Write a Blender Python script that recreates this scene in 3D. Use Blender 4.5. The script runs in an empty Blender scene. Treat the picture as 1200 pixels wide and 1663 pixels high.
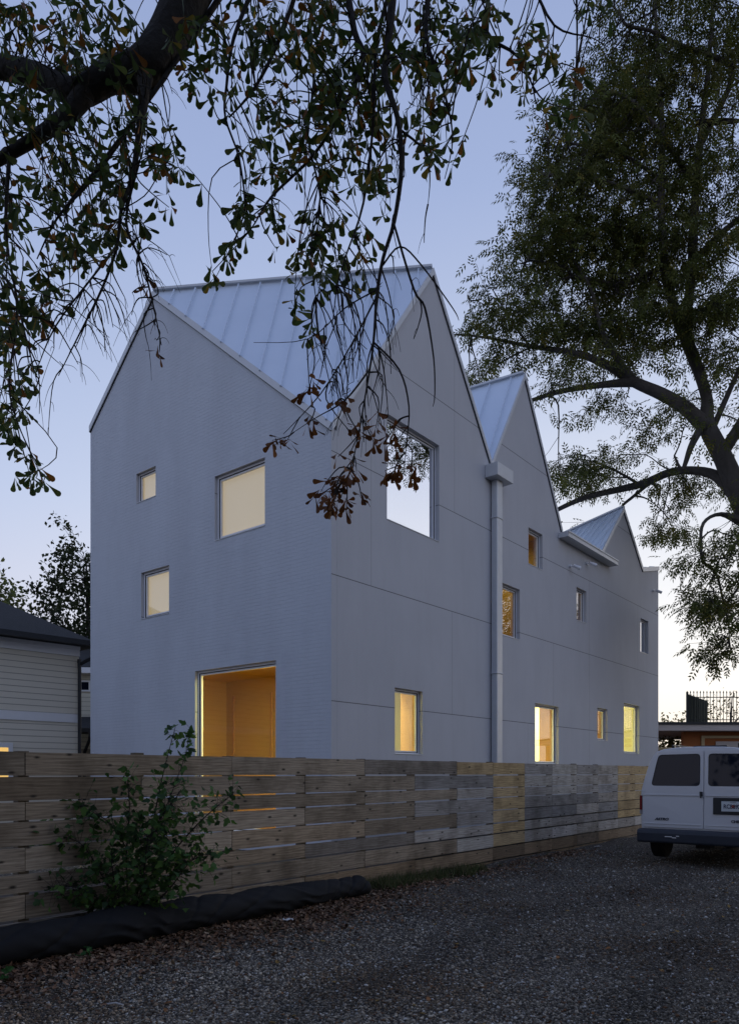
import bpy, math, random
import numpy as np
from mathutils import Vector, Matrix
from mathutils.geometry import tessellate_polygon
random.seed(7); rng = np.random.default_rng(7)
SC = bpy.context.scene; COL = SC.collection
# ------------------------------------------------------------------ camera
F = 1205.0; CX = 600.0; HZ = 1257.0; CZ = 1.6          # focal length, centre and horizon in photo pixels, eye height
cd = bpy.data.cameras.new('camera'); cam = bpy.data.objects.new('camera', cd); COL.objects.link(cam)
cam.location = (0, 0, CZ); cam.rotation_euler = (math.pi/2, 0, 0)
cd.sensor_fit = 'HORIZONTAL'; cd.sensor_width = 24.0; cd.lens = 24.0*F/1200
cd.shift_y = (HZ-831.5)/1200; cd.clip_start = 0.05; cd.clip_end = 2000
SC.camera = cam
SC.view_settings.view_transform = 'Standard'; SC.view_settings.look = 'None'
SC.view_settings.exposure = .13; SC.view_settings.gamma = 1
SC.cycles.max_bounces = 7; SC.cycles.diffuse_bounces = 3; SC.cycles.glossy_bounces = 3
SC.cycles.transparent_max_bounces = 16; SC.cycles.sample_clamp_indirect = 4
SC.cycles.use_denoising = True
# ------------------------------------------------------------------ world: dusk sky
GLOW_AZ = math.radians(48)                              # the sunset glow stands to the right of straight ahead
W = bpy.data.worlds.new('World'); SC.world = W; W.use_nodes = True
nt = W.node_tree; nt.nodes.clear(); N = nt.nodes.new; L = nt.links.new
out = N('ShaderNodeOutputWorld'); bg = N('ShaderNodeBackground'); L(bg.outputs[0], out.inputs[0])
tc = N('ShaderNodeTexCoord'); sep = N('ShaderNodeSeparateXYZ'); L(tc.outputs['Generated'], sep.inputs[0])
def ramp(nt, fac, stops, mode='LINEAR'):
    r = nt.nodes.new('ShaderNodeValToRGB'); r.color_ramp.interpolation = mode
    e = r.color_ramp.elements
    while len(e) > 1: e.remove(e[0])
    e[0].position = stops[0][0]; e[0].color = (*stops[0][1], 1)
    for p, c in stops[1:]:
        q = e.new(p); q.color = (*c, 1)
    nt.links.new(fac, r.inputs[0]); return r.outputs[0]
def wmath(op, a, b=None, clamp=False):
    m = nt.nodes.new('ShaderNodeMath'); m.operation = op; m.use_clamp = clamp
    for i, v in enumerate((a, b)):
        if v is None: continue
        if isinstance(v, (int, float)): m.inputs[i].default_value = v
        else: nt.links.new(v, m.inputs[i])
    return m.outputs[0]
away = ramp(nt, sep.outputs[2], [(0, (.50,.49,.60)), (.2, (.56,.59,.74)), (.33, (.45,.53,.74)), (.50, (.355,.44,.67)), (.68, (.285,.36,.59)), (1, (.18,.24,.45))])
near = ramp(nt, sep.outputs[2], [(0, (1.0,.90,.74)), (.12, (.97,.95,.92)), (.24, (.82,.83,.87)), (.42, (.54,.60,.76)), (.62, (.33,.41,.64)), (1, (.18,.24,.45))])
nrm = N('ShaderNodeVectorMath'); nrm.operation = 'MULTIPLY'; L(tc.outputs['Generated'], nrm.inputs[0]); nrm.inputs[1].default_value = (1,1,0)
nr2 = N('ShaderNodeVectorMath'); nr2.operation = 'NORMALIZE'; L(nrm.outputs[0], nr2.inputs[0])
dt = N('ShaderNodeVectorMath'); dt.operation = 'DOT_PRODUCT'; L(nr2.outputs[0], dt.inputs[0])
dt.inputs[1].default_value = (math.sin(GLOW_AZ), math.cos(GLOW_AZ), 0)
mr = N('ShaderNodeMapRange'); mr.interpolation_type = 'SMOOTHSTEP'; mr.inputs[1].default_value = .05; mr.inputs[2].default_value = .95
L(dt.outputs['Value'], mr.inputs[0])
mx = N('ShaderNodeMix'); mx.data_type = 'RGBA'; L(mr.outputs[0], mx.inputs[0]); L(away, mx.inputs[6]); L(near, mx.inputs[7])
sky = N('ShaderNodeTexSky'); sky.sky_type = 'NISHITA'; sky.sun_disc = False
sky.sun_elevation = math.radians(1.0); sky.sun_rotation = GLOW_AZ; sky.air_density = 1.0; sky.dust_density = .6
sk = N('ShaderNodeMix'); sk.data_type = 'RGBA'; sk.blend_type = 'ADD'; sk.inputs[0].default_value = .02
L(mx.outputs[2], sk.inputs[6]); L(sky.outputs[0], sk.inputs[7])
L(sk.outputs[2], bg.inputs[0]); bg.inputs[1].default_value = 1.0
sd = bpy.data.lights.new('sun', 'SUN'); sd.energy = .12; sd.angle = math.radians(12); sd.color = (1,.82,.62)
sun = bpy.data.objects.new('sun', sd); COL.objects.link(sun)
sun.rotation_euler = Vector((-math.sin(GLOW_AZ), -math.cos(GLOW_AZ), -.09)).to_track_quat('-Z', 'Y').to_euler()
# ------------------------------------------------------------------ materials
def mat(name, col=(.5,.5,.5), rough=.8, metal=0, spec=.4, build=None):
    m = bpy.data.materials.new(name); m.use_nodes = True
    b = m.node_tree.nodes['Principled BSDF']
    b.inputs['Base Color'].default_value = (*col, 1); b.inputs['Roughness'].default_value = rough
    b.inputs['Metallic'].default_value = metal; b.inputs['Specular IOR Level'].default_value = spec
    if build: build(m.node_tree, b)
    return m
def tnoise(t, scale, detail=3, rough=.55, vec=None, stretch=None):
    n = t.nodes.new('ShaderNodeTexNoise'); n.inputs['Scale'].default_value = scale
    n.inputs['Detail'].default_value = detail; n.inputs['Roughness'].default_value = rough
    v = t.nodes.new('ShaderNodeTexCoord').outputs['Object'] if vec is None else vec
    if stretch:
        mp = t.nodes.new('ShaderNodeMapping'); mp.inputs['Scale'].default_value = stretch; t.links.new(v, mp.inputs[0]); v = mp.outputs[0]
    t.links.new(v, n.inputs['Vector']); return n.outputs['Fac']
def tmix(t, fac, a, b, mode='MIX'):
    m = t.nodes.new('ShaderNodeMix'); m.data_type = 'RGBA'; m.blend_type = mode
    for i, v in ((0, fac), (6, a), (7, b)):
        if isinstance(v, tuple): m.inputs[i].default_value = (*v, 1)
        elif isinstance(v, (int, float)): m.inputs[i].default_value = v
        else: t.links.new(v, m.inputs[i])
    return m.outputs[2]
def tmath(t, op, a, b=None, clamp=False):
    m = t.nodes.new('ShaderNodeMath'); m.operation = op; m.use_clamp = clamp
    for i, v in enumerate((a, b)):
        if v is None: continue
        if isinstance(v, (int, float)): m.inputs[i].default_value = v
        else: t.links.new(v, m.inputs[i])
    return m.outputs[0]
def tbump(t, b, h, strength=.3, dist=.01):
    n = t.nodes.new('ShaderNodeBump'); n.inputs['Strength'].default_value = strength; n.inputs['Distance'].default_value = dist
    t.links.new(h, n.inputs['Height']); t.links.new(n.outputs[0], b.inputs['Normal'])
def objsep(t):
    s = t.nodes.new('ShaderNodeSeparateXYZ'); t.links.new(t.nodes.new('ShaderNodeTexCoord').outputs['Object'], s.inputs[0]); return s
def comb(t, x, y, z=0.0):
    c = t.nodes.new('ShaderNodeCombineXYZ')
    for i, v in enumerate((x, y, z)):
        if isinstance(v, (int, float)): c.inputs[i].default_value = v
        else: t.links.new(v, c.inputs[i])
    return c.outputs[0]
def varied(c1, c2, scale=3, bump=.15, bscale=60, dist=.004, stretch=None):
    def f(t, b):
        t.links.new(tmix(t, tnoise(t, scale, 4, .6, stretch=stretch), c1, c2), b.inputs['Base Color'])
        if bump: tbump(t, b, tnoise(t, bscale, 3), bump, dist)
    return f
def b_brick(t, b):                                       # painted brick: long thin courses, visible as relief and worn joints
    s = objsep(t)
    br = t.nodes.new('ShaderNodeTexBrick'); t.links.new(comb(t, s.outputs[1], s.outputs[2]), br.inputs['Vector'])
    br.inputs['Color1'].default_value = (.53,.57,.64,1); br.inputs['Color2'].default_value = (.455,.495,.565,1); br.inputs['Mortar'].default_value = (.70,.74,.80,1)
    br.inputs['Scale'].default_value = 1; br.inputs['Brick Width'].default_value = .30; br.inputs['Row Height'].default_value = .0745
    br.inputs['Mortar Size'].default_value = .005; br.inputs['Mortar Smooth'].default_value = .4; br.inputs['Bias'].default_value = .1
    st = tnoise(t, .7, 6, .65, stretch=(1,1,.35)); wear = tnoise(t, 1.3, 5, .62)
    soft = tmix(t, tmath(t, 'MULTIPLY', tmath(t, 'SUBTRACT', wear, .50), 4, True), (.53,.57,.635), br.outputs['Color'])
    c = tmix(t, tmath(t, 'MULTIPLY', tmath(t, 'SUBTRACT', st, .42), 4, True), soft, (.87,.865,.87), 'MULTIPLY')
    c = tmix(t, tmath(t, 'MULTIPLY', tnoise(t, 25, 3), .5), c, (.51,.545,.60))
    t.links.new(c, b.inputs['Base Color'])
    h = tmath(t, 'ADD', tmath(t, 'MULTIPLY', br.outputs['Fac'], -1.0), tmath(t, 'MULTIPLY', tnoise(t, 18, 4), .8))
    tbump(t, b, h, .7, .007)
JZ = (2.98, 5.38, 7.71, 10.09)
def b_stucco(t, b):                                      # smooth render with control joints
    s = objsep(t); line = None
    for z in JZ:
        d = tmath(t, 'LESS_THAN', tmath(t, 'ABSOLUTE', tmath(t, 'SUBTRACT', s.outputs[2], z)), .009)
        line = d if line is None else tmath(t, 'MAXIMUM', line, d)
    for x, z0, z1 in ((4.2,2.98,5.38),(4.3,7.71,12),(1.2,5.38,10.09),(12.2,0,7.71),(9.6,2.98,5.38),(16.6,5.38,7.71),(2.4,0,2.98),(8.0,0,2.98)):
        d = tmath(t, 'LESS_THAN', tmath(t, 'ABSOLUTE', tmath(t, 'SUBTRACT', s.outputs[0], x)), .007)
        k = tmath(t, 'MULTIPLY', tmath(t, 'GREATER_THAN', s.outputs[2], z0), tmath(t, 'LESS_THAN', s.outputs[2], z1))
        line = tmath(t, 'MAXIMUM', line, tmath(t, 'MULTIPLY', tmath(t, 'MULTIPLY', d, k), .55))
    base = tmix(t, tnoise(t, .9, 5, .62, stretch=(1,1,.5)), (.425,.435,.465), (.54,.55,.58))
    base = tmix(t, tmath(t, 'MULTIPLY', tmath(t, 'SUBTRACT', tnoise(t, 2.2, 4, .6, stretch=(2,1,.2)), .5), .9, True), base, (.41,.41,.42))
    t.links.new(tmix(t, line, base, (.17,.17,.18)), b.inputs['Base Color'])
    h = tmath(t, 'SUBTRACT', tmath(t, 'MULTIPLY', tnoise(t, 45, 4, .65), .5), line); tbump(t, b, h, .35, .006)
def b_siding(c1, c2, pitch=.18):
    def f(t, b):
        s = objsep(t)
        fr = tmath(t, 'FRACT', tmath(t, 'DIVIDE', s.outputs[2], pitch))
        line = tmath(t, 'LESS_THAN', fr, .10)
        c = tmix(t, tnoise(t, 1.2, 4), c1, c2)
        t.links.new(tmix(t, line, c, tuple(v*.45 for v in c1)), b.inputs['Base Color'])
        tbump(t, b, tmath(t, 'SUBTRACT', 1, fr), .8, .02)
    return f
def b_attr(scale=1.0, noise=0, rough=None, bscale=0, dist=.003, trans=0):
    def f(t, b):
        a = t.nodes.new('ShaderNodeAttribute'); a.attribute_name = 'tint'
        c = a.outputs['Color']
        if noise: c = tmix(t, tmath(t, 'MULTIPLY', tnoise(t, noise, 3), .6), c, (.3,.3,.3), 'MULTIPLY')
        t.links.new(c, b.inputs['Base Color'])
        if bscale: tbump(t, b, tnoise(t, bscale, 3), .3, dist)
        if trans:
            o = [n for n in t.nodes if n.type == 'OUTPUT_MATERIAL'][0]
            tr = t.nodes.new('ShaderNodeBsdfTranslucent'); t.links.new(c, tr.inputs[0])
            ms = t.nodes.new('ShaderNodeMixShader'); ms.inputs[0].default_value = trans
            t.links.new(b.outputs[0], ms.inputs[1]); t.links.new(tr.outputs[0], ms.inputs[2]); t.links.new(ms.outputs[0], o.inputs[0])
    return f
def b_wood(t, b):                                        # fence boards: tint per board, long grain and dark knots
    a = t.nodes.new('ShaderNodeAttribute'); a.attribute_name = 'tint'
    g = t.nodes.new('ShaderNodeAttribute'); g.attribute_name = 'grain'
    wob = tnoise(t, 2.0, 3, vec=g.outputs['Vector'], stretch=(.8,3,1))
    gr = tnoise(t, 9, 5, .65, vec=g.outputs['Vector'], stretch=(.35,9,1))
    wv = t.nodes.new('ShaderNodeTexWave'); wv.bands_direction = 'Y'; wv.inputs['Scale'].default_value = 9; wv.inputs['Distortion'].default_value = 9
    wv.inputs['Detail'].default_value = 2; wv.inputs['Detail Scale'].default_value = .8
    mp = t.nodes.new('ShaderNodeMapping'); mp.inputs['Scale'].default_value = (.25,1,1); t.links.new(g.outputs['Vector'], mp.inputs[0]); t.links.new(mp.outputs[0], wv.inputs[0])
    c = tmix(t, tmath(t, 'MULTIPLY', tmath(t, 'SUBTRACT', gr, .38), 2.6, True), a.outputs['Color'], (.40,.37,.34), 'MULTIPLY')
    c = tmix(t, tmath(t, 'MULTIPLY', wv.outputs['Fac'], .4), c, (.45,.42,.38), 'MULTIPLY')
    vo = t.nodes.new('ShaderNodeTexVoronoi'); vo.inputs['Scale'].default_value = 2.1; vo.voronoi_dimensions = '2D'
    mv = t.nodes.new('ShaderNodeMapping'); mv.inputs['Scale'].default_value = (.8,1.9,1); t.links.new(g.outputs['Vector'], mv.inputs[0]); t.links.new(mv.outputs[0], vo.inputs['Vector'])
    kn = t.nodes.new('ShaderNodeMapRange'); kn.inputs[1].default_value = .045; kn.inputs[2].default_value = .10; kn.inputs[3].default_value = 1; kn.inputs[4].default_value = 0
    t.links.new(tmath(t, 'ADD', vo.outputs['Distance'], tmath(t, 'MULTIPLY', wob, .05)), kn.inputs[0])
    c = tmix(t, kn.outputs[0], c, (.035,.028,.02))
    big = tnoise(t, 1.6, 4, .6)
    c = tmix(t, tmath(t, 'MULTIPLY', tmath(t, 'SUBTRACT', big, .46), 4, True), c, (.50,.48,.45), 'MULTIPLY')
    t.links.new(c, b.inputs['Base Color']); tbump(t, b, gr, .5, .004)
def b_gravel(t, b):
    v = t.nodes.new('ShaderNodeTexVoronoi'); v.inputs['Scale'].default_value = 34; v.inputs['Randomness'].default_value = 1
    t.links.new(t.nodes.new('ShaderNodeTexCoord').outputs['Object'], v.inputs['Vector'])
    hs = t.nodes.new('ShaderNodeSeparateColor'); t.links.new(v.outputs['Color'], hs.inputs[0])
    stone = ramp(t, hs.outputs[0], [(0,(.038,.030,.022)),(.35,(.095,.080,.060)),(.7,(.19,.168,.135)),(.93,(.28,.25,.21)),(1,(.5,.5,.48))])
    edge = t.nodes.new('ShaderNodeMapRange'); edge.inputs[1].default_value = .3; edge.inputs[2].default_value = .6; t.links.new(v.outputs['Distance'], edge.inputs[0])
    c = tmix(t, edge.outputs[0], stone, (.016,.014,.013))
    big = tmath(t, 'MULTIPLY', tmath(t, 'SUBTRACT', tnoise(t, .55, 5, .6), .47), 5, True)
    c = tmix(t, tmath(t, 'MULTIPLY', big, .75), c, (.062,.05,.038))
    t.links.new(c, b.inputs['Base Color'])
    tbump(t, b, tmath(t, 'SUBTRACT', 1, v.outputs['Distance']), .9, .02)
def glass(name, refl=.3, tint=(1,1,1)):
    m = bpy.data.materials.new(name); m.use_nodes = True; t = m.node_tree; t.nodes.clear()
    o = t.nodes.new('ShaderNodeOutputMaterial'); tr = t.nodes.new('ShaderNodeBsdfTransparent'); gl = t.nodes.new('ShaderNodeBsdfGlossy')
    gl.inputs['Roughness'].default_value = .0; tr.inputs[0].default_value = (*tint, 1); gl.inputs[0].default_value = (.95,.96,1,1)
    lw = t.nodes.new('ShaderNodeLayerWeight'); lw.inputs[0].default_value = .5
    f = tmath(t, 'ADD', tmath(t, 'MULTIPLY', tmath(t, 'POWER', lw.outputs['Facing'], 4), (1-refl)*.7), refl, True)
    ms = t.nodes.new('ShaderNodeMixShader'); t.links.new(f, ms.inputs[0]); t.links.new(tr.outputs[0], ms.inputs[1]); t.links.new(gl.outputs[0], ms.inputs[2])
    t.links.new(ms.outputs[0], o.inputs[0]); return m
def emis(name, col, s, base=(.5,.45,.35)):
    m = mat(name, base, .8); b = m.node_tree.nodes['Principled BSDF']
    b.inputs['Emission Color'].default_value = (*col,1); b.inputs['Emission Strength'].default_value = s; return m
M = dict(
 brick=mat('painted_brick', rough=.75, build=b_brick), stucco=mat('grey_render', rough=.85, build=b_stucco),
 metal=mat('pale_standing_seam_metal', rough=.42, metal=.25, build=varied((.60,.68,.78),(.68,.76,.86),1.5,.05,8,.01)),
 trim=mat('pale_metal_trim', (.55,.57,.60), .45, .2, build=varied((.50,.52,.55),(.60,.62,.65),4,.05)),
 dark=mat('black_metal', (.02,.022,.025), .5), frame=mat('grey_window_frame', (.75,.76,.8), .45, build=varied((.70,.71,.75),(.78,.79,.83),8,0)),
 ply=mat('birch_plywood', rough=.55, build=varied((.52,.32,.09),(.62,.40,.13),2.2,.05,20,.002,(1,1,5))),
 cream=mat('cream_plaster', rough=.8, build=varied((.80,.74,.42),(.86,.80,.50),1.2,.02,20,.002,(4,4,.6))),
 jamb=mat('amber_wood_lining', rough=.5, build=varied((.42,.22,.07),(.55,.31,.11),3,.05,20,.002,(1,1,8))),
 shade=emis('glowing_roller_shade', (1,.80,.44), .25, (.55,.48,.36)),
 lamp=emis('lamp_lens', (1,.78,.45), 6), wood=mat('weathered_boards', rough=.85, build=b_wood),
 post=mat('fence_post_wood', (.12,.10,.075), .9, build=varied((.09,.075,.055),(.15,.12,.085),4,.2,20)),
 gravel=mat('gravel_ground', rough=.95, build=b_gravel), stone=mat('loose_stone', rough=.9, build=b_attr(noise=40)),
 tint_leaf=mat('oak_leaf', rough=.5, spec=.3, build=b_attr(trans=.45)), pecan_leaf=mat('pecan_leaf', rough=.6, spec=.2, build=b_attr(trans=.35)),
 litter=mat('dry_leaf_litter', rough=.85, build=b_attr()), 
 bark=mat('dark_bark', rough=.95, build=varied((.022,.019,.016),(.05,.044,.038),9,.7,30,.02,(1,1,.25))),
 bark2=mat('grey_bark', rough=.95, build=varied((.045,.04,.035),(.11,.10,.09),6,.8,14,.04,(1,1,.3))),
 tarp=mat('black_woven_fabric', rough=.8, spec=.2, build=varied((.010,.0105,.012),(.017,.018,.020),5,.25,150,.002)),
 siding=mat('grey_lap_siding', rough=.8, build=b_siding((.66,.61,.50),(.72,.67,.555))),
 siding2=mat('beige_lap_siding', rough=.8, build=b_siding((.60,.56,.44),(.66,.62,.50))),
 white=mat('white_trim_paint', (.8,.8,.8), .6, build=varied((.76,.76,.76),(.82,.82,.82),5,0)),
 shingle=mat('dark_shingles', rough=.95, build=varied((.022,.024,.026),(.045,.047,.05),9,.6,40,.02,(1,1,6))),
 van=mat('white_van_paint', (.58,.59,.61), .28, spec=.5, build=varied((.55,.56,.58),(.60,.61,.63),2,0)),
 plastic=mat('blue_grey_bumper_plastic', rough=.6, build=varied((.022,.028,.040),(.032,.038,.052),20,.2,90,.002)),
 rubber=mat('tyre_rubber', (.012,.012,.012), .9, build=varied((.01,.01,.01),(.02,.019,.018),20,.3)),
 tail=mat('red_tail_lens', (.16,.008,.012), .2, spec=.6), clear=mat('clear_reverse_lens', (.30,.27,.26), .3),
 vglass=mat('tinted_vehicle_glass', (.007,.011,.022), .03, spec=.25), badge=mat('dark_badge', (.05,.055,.07), .4),
 plate=mat('plate_face', (.55,.60,.63), .5, build=varied((.50,.56,.62),(.60,.63,.60),4,0)), ink=mat('plate_ink', (.02,.02,.06), .6),
 peach=mat('peach_print', (.75,.16,.03), .6), rim=mat('steel_rim', (.22,.22,.23), .4, .7),
 concrete=mat('pale_concrete', rough=.9, build=varied((.50,.45,.42),(.62,.56,.52),1.4,.2,30)),
 redbrick=mat('red_brown_brick', rough=.9, build=varied((.32,.11,.035),(.42,.15,.05),5,.3,25)),
 creamtrim=mat('cream_trim_band', (.55,.43,.24), .8), iron=mat('dark_green_iron', (.02,.024,.02), .6),
 screen=mat('green_screen_mesh', (.05,.055,.04), .9, build=varied((.04,.045,.03),(.07,.075,.055),4,.2,60)),
 rock=mat('tan_stone_facing', rough=.95, build=varied((.18,.15,.11),(.42,.37,.29),3.5,.8,6,.05)),
 soil=mat('yard_soil', rough=1, build=varied((.035,.028,.02),(.07,.055,.04),2,.5,30,.02)),
 grass=mat('grass_blade', rough=.8, build=b_attr(trans=.2)), paper=mat('white_scrap', (.5,.5,.5), .8),
 g_low=glass('clear_glass', .035), g_shade=glass('glass_over_shade', .05), g_mirror=glass('coated_reflective_glass', .92), g_mid=glass('half_reflective_glass', .18),
)
# ------------------------------------------------------------------ mesh helpers
def P3(x, y, d): return np.array(((x-CX)/F*d, d, CZ+(HZ-y)/F*d))
def link(o, parent=None):
    COL.objects.link(o)
    if parent is not None: o.parent = parent
    return o
def tag(o, label=None, cat=None, group=None, kind=None):
    for k, v in (('label', label), ('category', cat), ('group', group), ('kind', kind)):
        if v: o[k] = v
    return o
def empty(name, loc=(0,0,0), rz=0, **k):
    o = bpy.data.objects.new(name, None); o.location = loc; o.rotation_euler = (0,0,rz); o.empty_display_size = .3
    return tag(link(o), **k)
class MB:                                               # collects shapes, builds ONE mesh object
    def __init__(s): s.v = []; s.f = []; s.n = 0; s.t = []; s.mi = []
    def add(s, V, Fc, tint=None, mi=0):
        V = np.asarray(V, float).reshape(-1,3); s.v.append(V)
        for f in Fc: s.f.append(tuple(int(i)+s.n for i in f)); s.mi.append(mi)
        s.t.append(np.tile(np.array(tint if tint is not None else (1,1,1)), (len(V),1))); s.n += len(V); return s
    def box(s, x0,x1,y0,y1,z0,z1, tint=None, mi=0):
        V = [(x,y,z) for z in (z0,z1) for y in (y0,y1) for x in (x0,x1)]
        return s.add(V, [(0,2,3,1),(4,5,7,6),(0,1,5,4),(2,6,7,3),(0,4,6,2),(1,3,7,5)], tint, mi)
    def bar(s, a, b, w, h, up=(0,0,1), tint=None):      # box along a->b
        a, b = np.array(a,float), np.array(b,float); d = b-a; d /= np.linalg.norm(d)
        r = np.cross(d, up); r /= np.linalg.norm(r); u = np.cross(r, d)
        V = [p + r*sx*w/2 + u*sy*h/2 for p in (a,b) for sx,sy in ((-1,-1),(1,-1),(1,1),(-1,1))]
        return s.add(V, [(3,2,1,0),(4,5,6,7),(0,1,5,4),(1,2,6,5),(2,3,7,6),(3,0,4,7)], tint)
    def tube(s, pts, rad, n=6, tint=None, cap=True):
        V, Fc = tube(pts, rad, n, cap); return s.add(V, Fc, tint)
    def prism(s, poly, a, b, fn=lambda u,v,w:(u,w,v)):  # closed polygon (u,v) swept from w=a to w=b
        n = len(poly); V = [fn(u,v,w) for w in (a,b) for u,v in poly]
        tri = tessellate_polygon([[Vector((u,v,0)) for u,v in poly]])
        Fc = [t for t in tri] + [tuple(i+n for i in reversed(t)) for t in tri] + [(i,(i+1)%n,(i+1)%n+n,i+n) for i in range(n)]
        return s.add(V, Fc)
    def build(s, name, m, parent=None, smooth=False, bevel=0, attr=False, recalc=True):
        me = bpy.data.meshes.new(name); me.from_pydata(np.vstack(s.v).tolist(), [], s.f)
        ms = m if isinstance(m, (list,tuple)) else [m]
        for x in ms: me.materials.append(x)
        if len(ms) > 1: me.polygons.foreach_set('material_index', s.mi)
        if attr:
            at = me.attributes.new('tint','FLOAT_COLOR','POINT'); at.data.foreach_set('color', np.hstack([np.vstack(s.t), np.ones((s.n,1))]).astype(np.float32).ravel())
        if recalc:
            import bmesh
            bm = bmesh.new(); bm.from_mesh(me); bmesh.ops.recalc_face_normals(bm, faces=bm.faces); bm.to_mesh(me); bm.free()
        if smooth: me.polygons.foreach_set('use_smooth', [True]*len(me.polygons))
        me.update(); o = link(bpy.data.objects.new(name, me), parent)
        if bevel:
            b = o.modifiers.new('bevel','BEVEL'); b.width = bevel; b.segments = 2; b.limit_method = 'ANGLE'
        return o
def tube(pts, rad, n=6, cap=True):
    pts = np.asarray(pts, float); k = len(pts); rad = np.broadcast_to(np.asarray(rad,float), (k,))
    T = np.gradient(pts, axis=0); T /= np.linalg.norm(T, axis=1)[:,None]+1e-9
    up = np.array((0,0,1.0)) if abs(T[0][2]) < .9 else np.array((1.0,0,0))
    U = np.cross(T[0], up); U /= np.linalg.norm(U); V = []
    a = np.arange(n)*2*math.pi/n
    for i in range(k):
        U = U - T[i]*U.dot(T[i]); U /= np.linalg.norm(U)+1e-9; B = np.cross(T[i], U)
        V.append(pts[i] + rad[i]*(np.outer(np.cos(a),U)+np.outer(np.sin(a),B)))
    Fc = [(i*n+j, i*n+(j+1)%n, (i+1)*n+(j+1)%n, (i+1)*n+j) for i in range(k-1) for j in range(n)]
    if cap: Fc += [tuple(range(n))[::-1], tuple(range((k-1)*n, k*n))]
    return np.vstack(V), Fc
def smooth_path(pts, sub=4):                            # Catmull-Rom through rows of [x,y,z,r]
    P = np.asarray(pts, float); n = len(P); Q = []
    for i in range(n-1):
        a, b, c, d = P[max(i-1,0)], P[i], P[i+1], P[min(i+2,n-1)]
        for j in range(sub):
            t = j/sub; Q.append(.5*((2*b)+(c-a)*t+(2*a-5*b+4*c-d)*t*t+(3*b-a-3*c+d)*t**3))
    Q.append(P[-1]); return np.array(Q)
def raw_mesh(name, V, Fa, m, parent=None, tint=None, smooth=False):   # V (n,3), Fa (k,3|4) arrays
    me = bpy.data.meshes.new(name); k, w = Fa.shape
    me.vertices.add(len(V)); me.vertices.foreach_set('co', V.astype(np.float32).ravel())
    me.loops.add(k*w); me.loops.foreach_set('vertex_index', Fa.astype(np.int32).ravel())
    me.polygons.add(k); me.polygons.foreach_set('loop_start', np.arange(0,k*w,w,dtype=np.int32)); me.polygons.foreach_set('loop_total', np.full(k,w,dtype=np.int32))
    me.materials.append(m)
    if tint is not None:
        at = me.attributes.new('tint','FLOAT_COLOR','POINT'); at.data.foreach_set('color', np.hstack([tint, np.ones((len(V),1))]).astype(np.float32).ravel())
    me.update(calc_edges=True); me.validate()
    if smooth: me.polygons.foreach_set('use_smooth', [True]*k)
    return link(bpy.data.objects.new(name, me), parent)
def rand_rot(n, axis_dir=None, spread=None):
    q = rng.normal(size=(n,4)); q /= np.linalg.norm(q,axis=1)[:,None]; w,x,y,z = q.T
    return np.stack([1-2*(y*y+z*z),2*(x*y-z*w),2*(x*z+y*w),2*(x*y+z*w),1-2*(x*x+z*z),2*(y*z-x*w),2*(x*z-y*w),2*(y*z+x*w),1-2*(x*x+y*y)],1).reshape(n,3,3)
def frames(D, roll=None):                               # rotation matrices whose y axis is D, with random roll
    D = D/np.linalg.norm(D,axis=1)[:,None]; n = len(D)
    R = rng.normal(size=(n,3)) if roll is None else roll
    X = np.cross(D,R); X /= np.linalg.norm(X,axis=1)[:,None]+1e-9; Z = np.cross(X,D)
    return np.stack([X,D,Z],2)
def stamp(tv, tf, pos, R, sc):                          # copies of one small shape
    n = len(pos); V = np.einsum('nij,kj->nki', R, tv)*sc[:,None,None] + pos[:,None,:]
    Fa = (tf[None]+ (np.arange(n)*len(tv))[:,None,None]).reshape(-1, tf.shape[1]); return V.reshape(-1,3), Fa
# ------------------------------------------------------------------ ground
gx = np.concatenate([np.linspace(-14,14,113)]); gy = np.linspace(1,27,105)
def gz(x, y): return .018*np.sin(x*1.3+y*.7)+.014*np.sin(x*2.9-y*2.1+1)+.012*np.sin(y*3.7+x*.6)
X, Y = np.meshgrid(gx, gy); Z = gz(X,Y)*np.clip(np.minimum(np.minimum(X+14,14-X),np.minimum(Y-1,27-Y))/2,0,1)
V = np.stack([X.ravel(),Y.ravel(),Z.ravel()],1); nx = len(gx)
i = (np.arange(len(gy)-1)[:,None]*nx+np.arange(nx-1)[None]).ravel()
Fa = np.stack([i,i+1,i+nx+1,i+nx],1)
ext = np.array([(-14,1,0),(14,1,0),(14,27,0),(-14,27,0),(-900,-900,0),(900,-900,0),(900,900,0),(-900,900,0)],float); b0 = len(V)
V = np.vstack([V,ext]); Fa = np.vstack([Fa, np.array([(4,5,1,0),(5,6,2,1),(6,7,3,2),(7,4,0,3)])+b0])
tag(raw_mesh('ground', V, Fa, M['gravel'], smooth=True), kind='structure')
# ------------------------------------------------------------------ the white house (local x along the rendered side, y along the brick front)
YAW = math.atan2(.7774,.6290); SX = (.6290,.7774); PX = (-.7774,.6290)
C0 = (-.7203, 14.0)
def HW(s, p, z=0): return (C0[0]+SX[0]*s+PX[0]*p, C0[1]+SX[1]*s+PX[1]*p, z)
house = empty('folded_roof_house', (*C0,0), YAW, label='tall pale house with folded metal roof and brick front behind the board fence', cat='house')
A=(0,5.63,12.90); B=(3.38,0,12.83); E1=(0,8.4,10.52); C=(0,0,8.13); V1=(6.0,0,9.34); D=(7.79,0,12.32); W2=(6.74,8.4,12.32)
V2=(10.16,0,8.68); G=(15.16,0,10.76); V3=(17.09,0,9.08); Fp=(18.9,0,9.51); Rr=(18.9,7.63,10.76)
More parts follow.
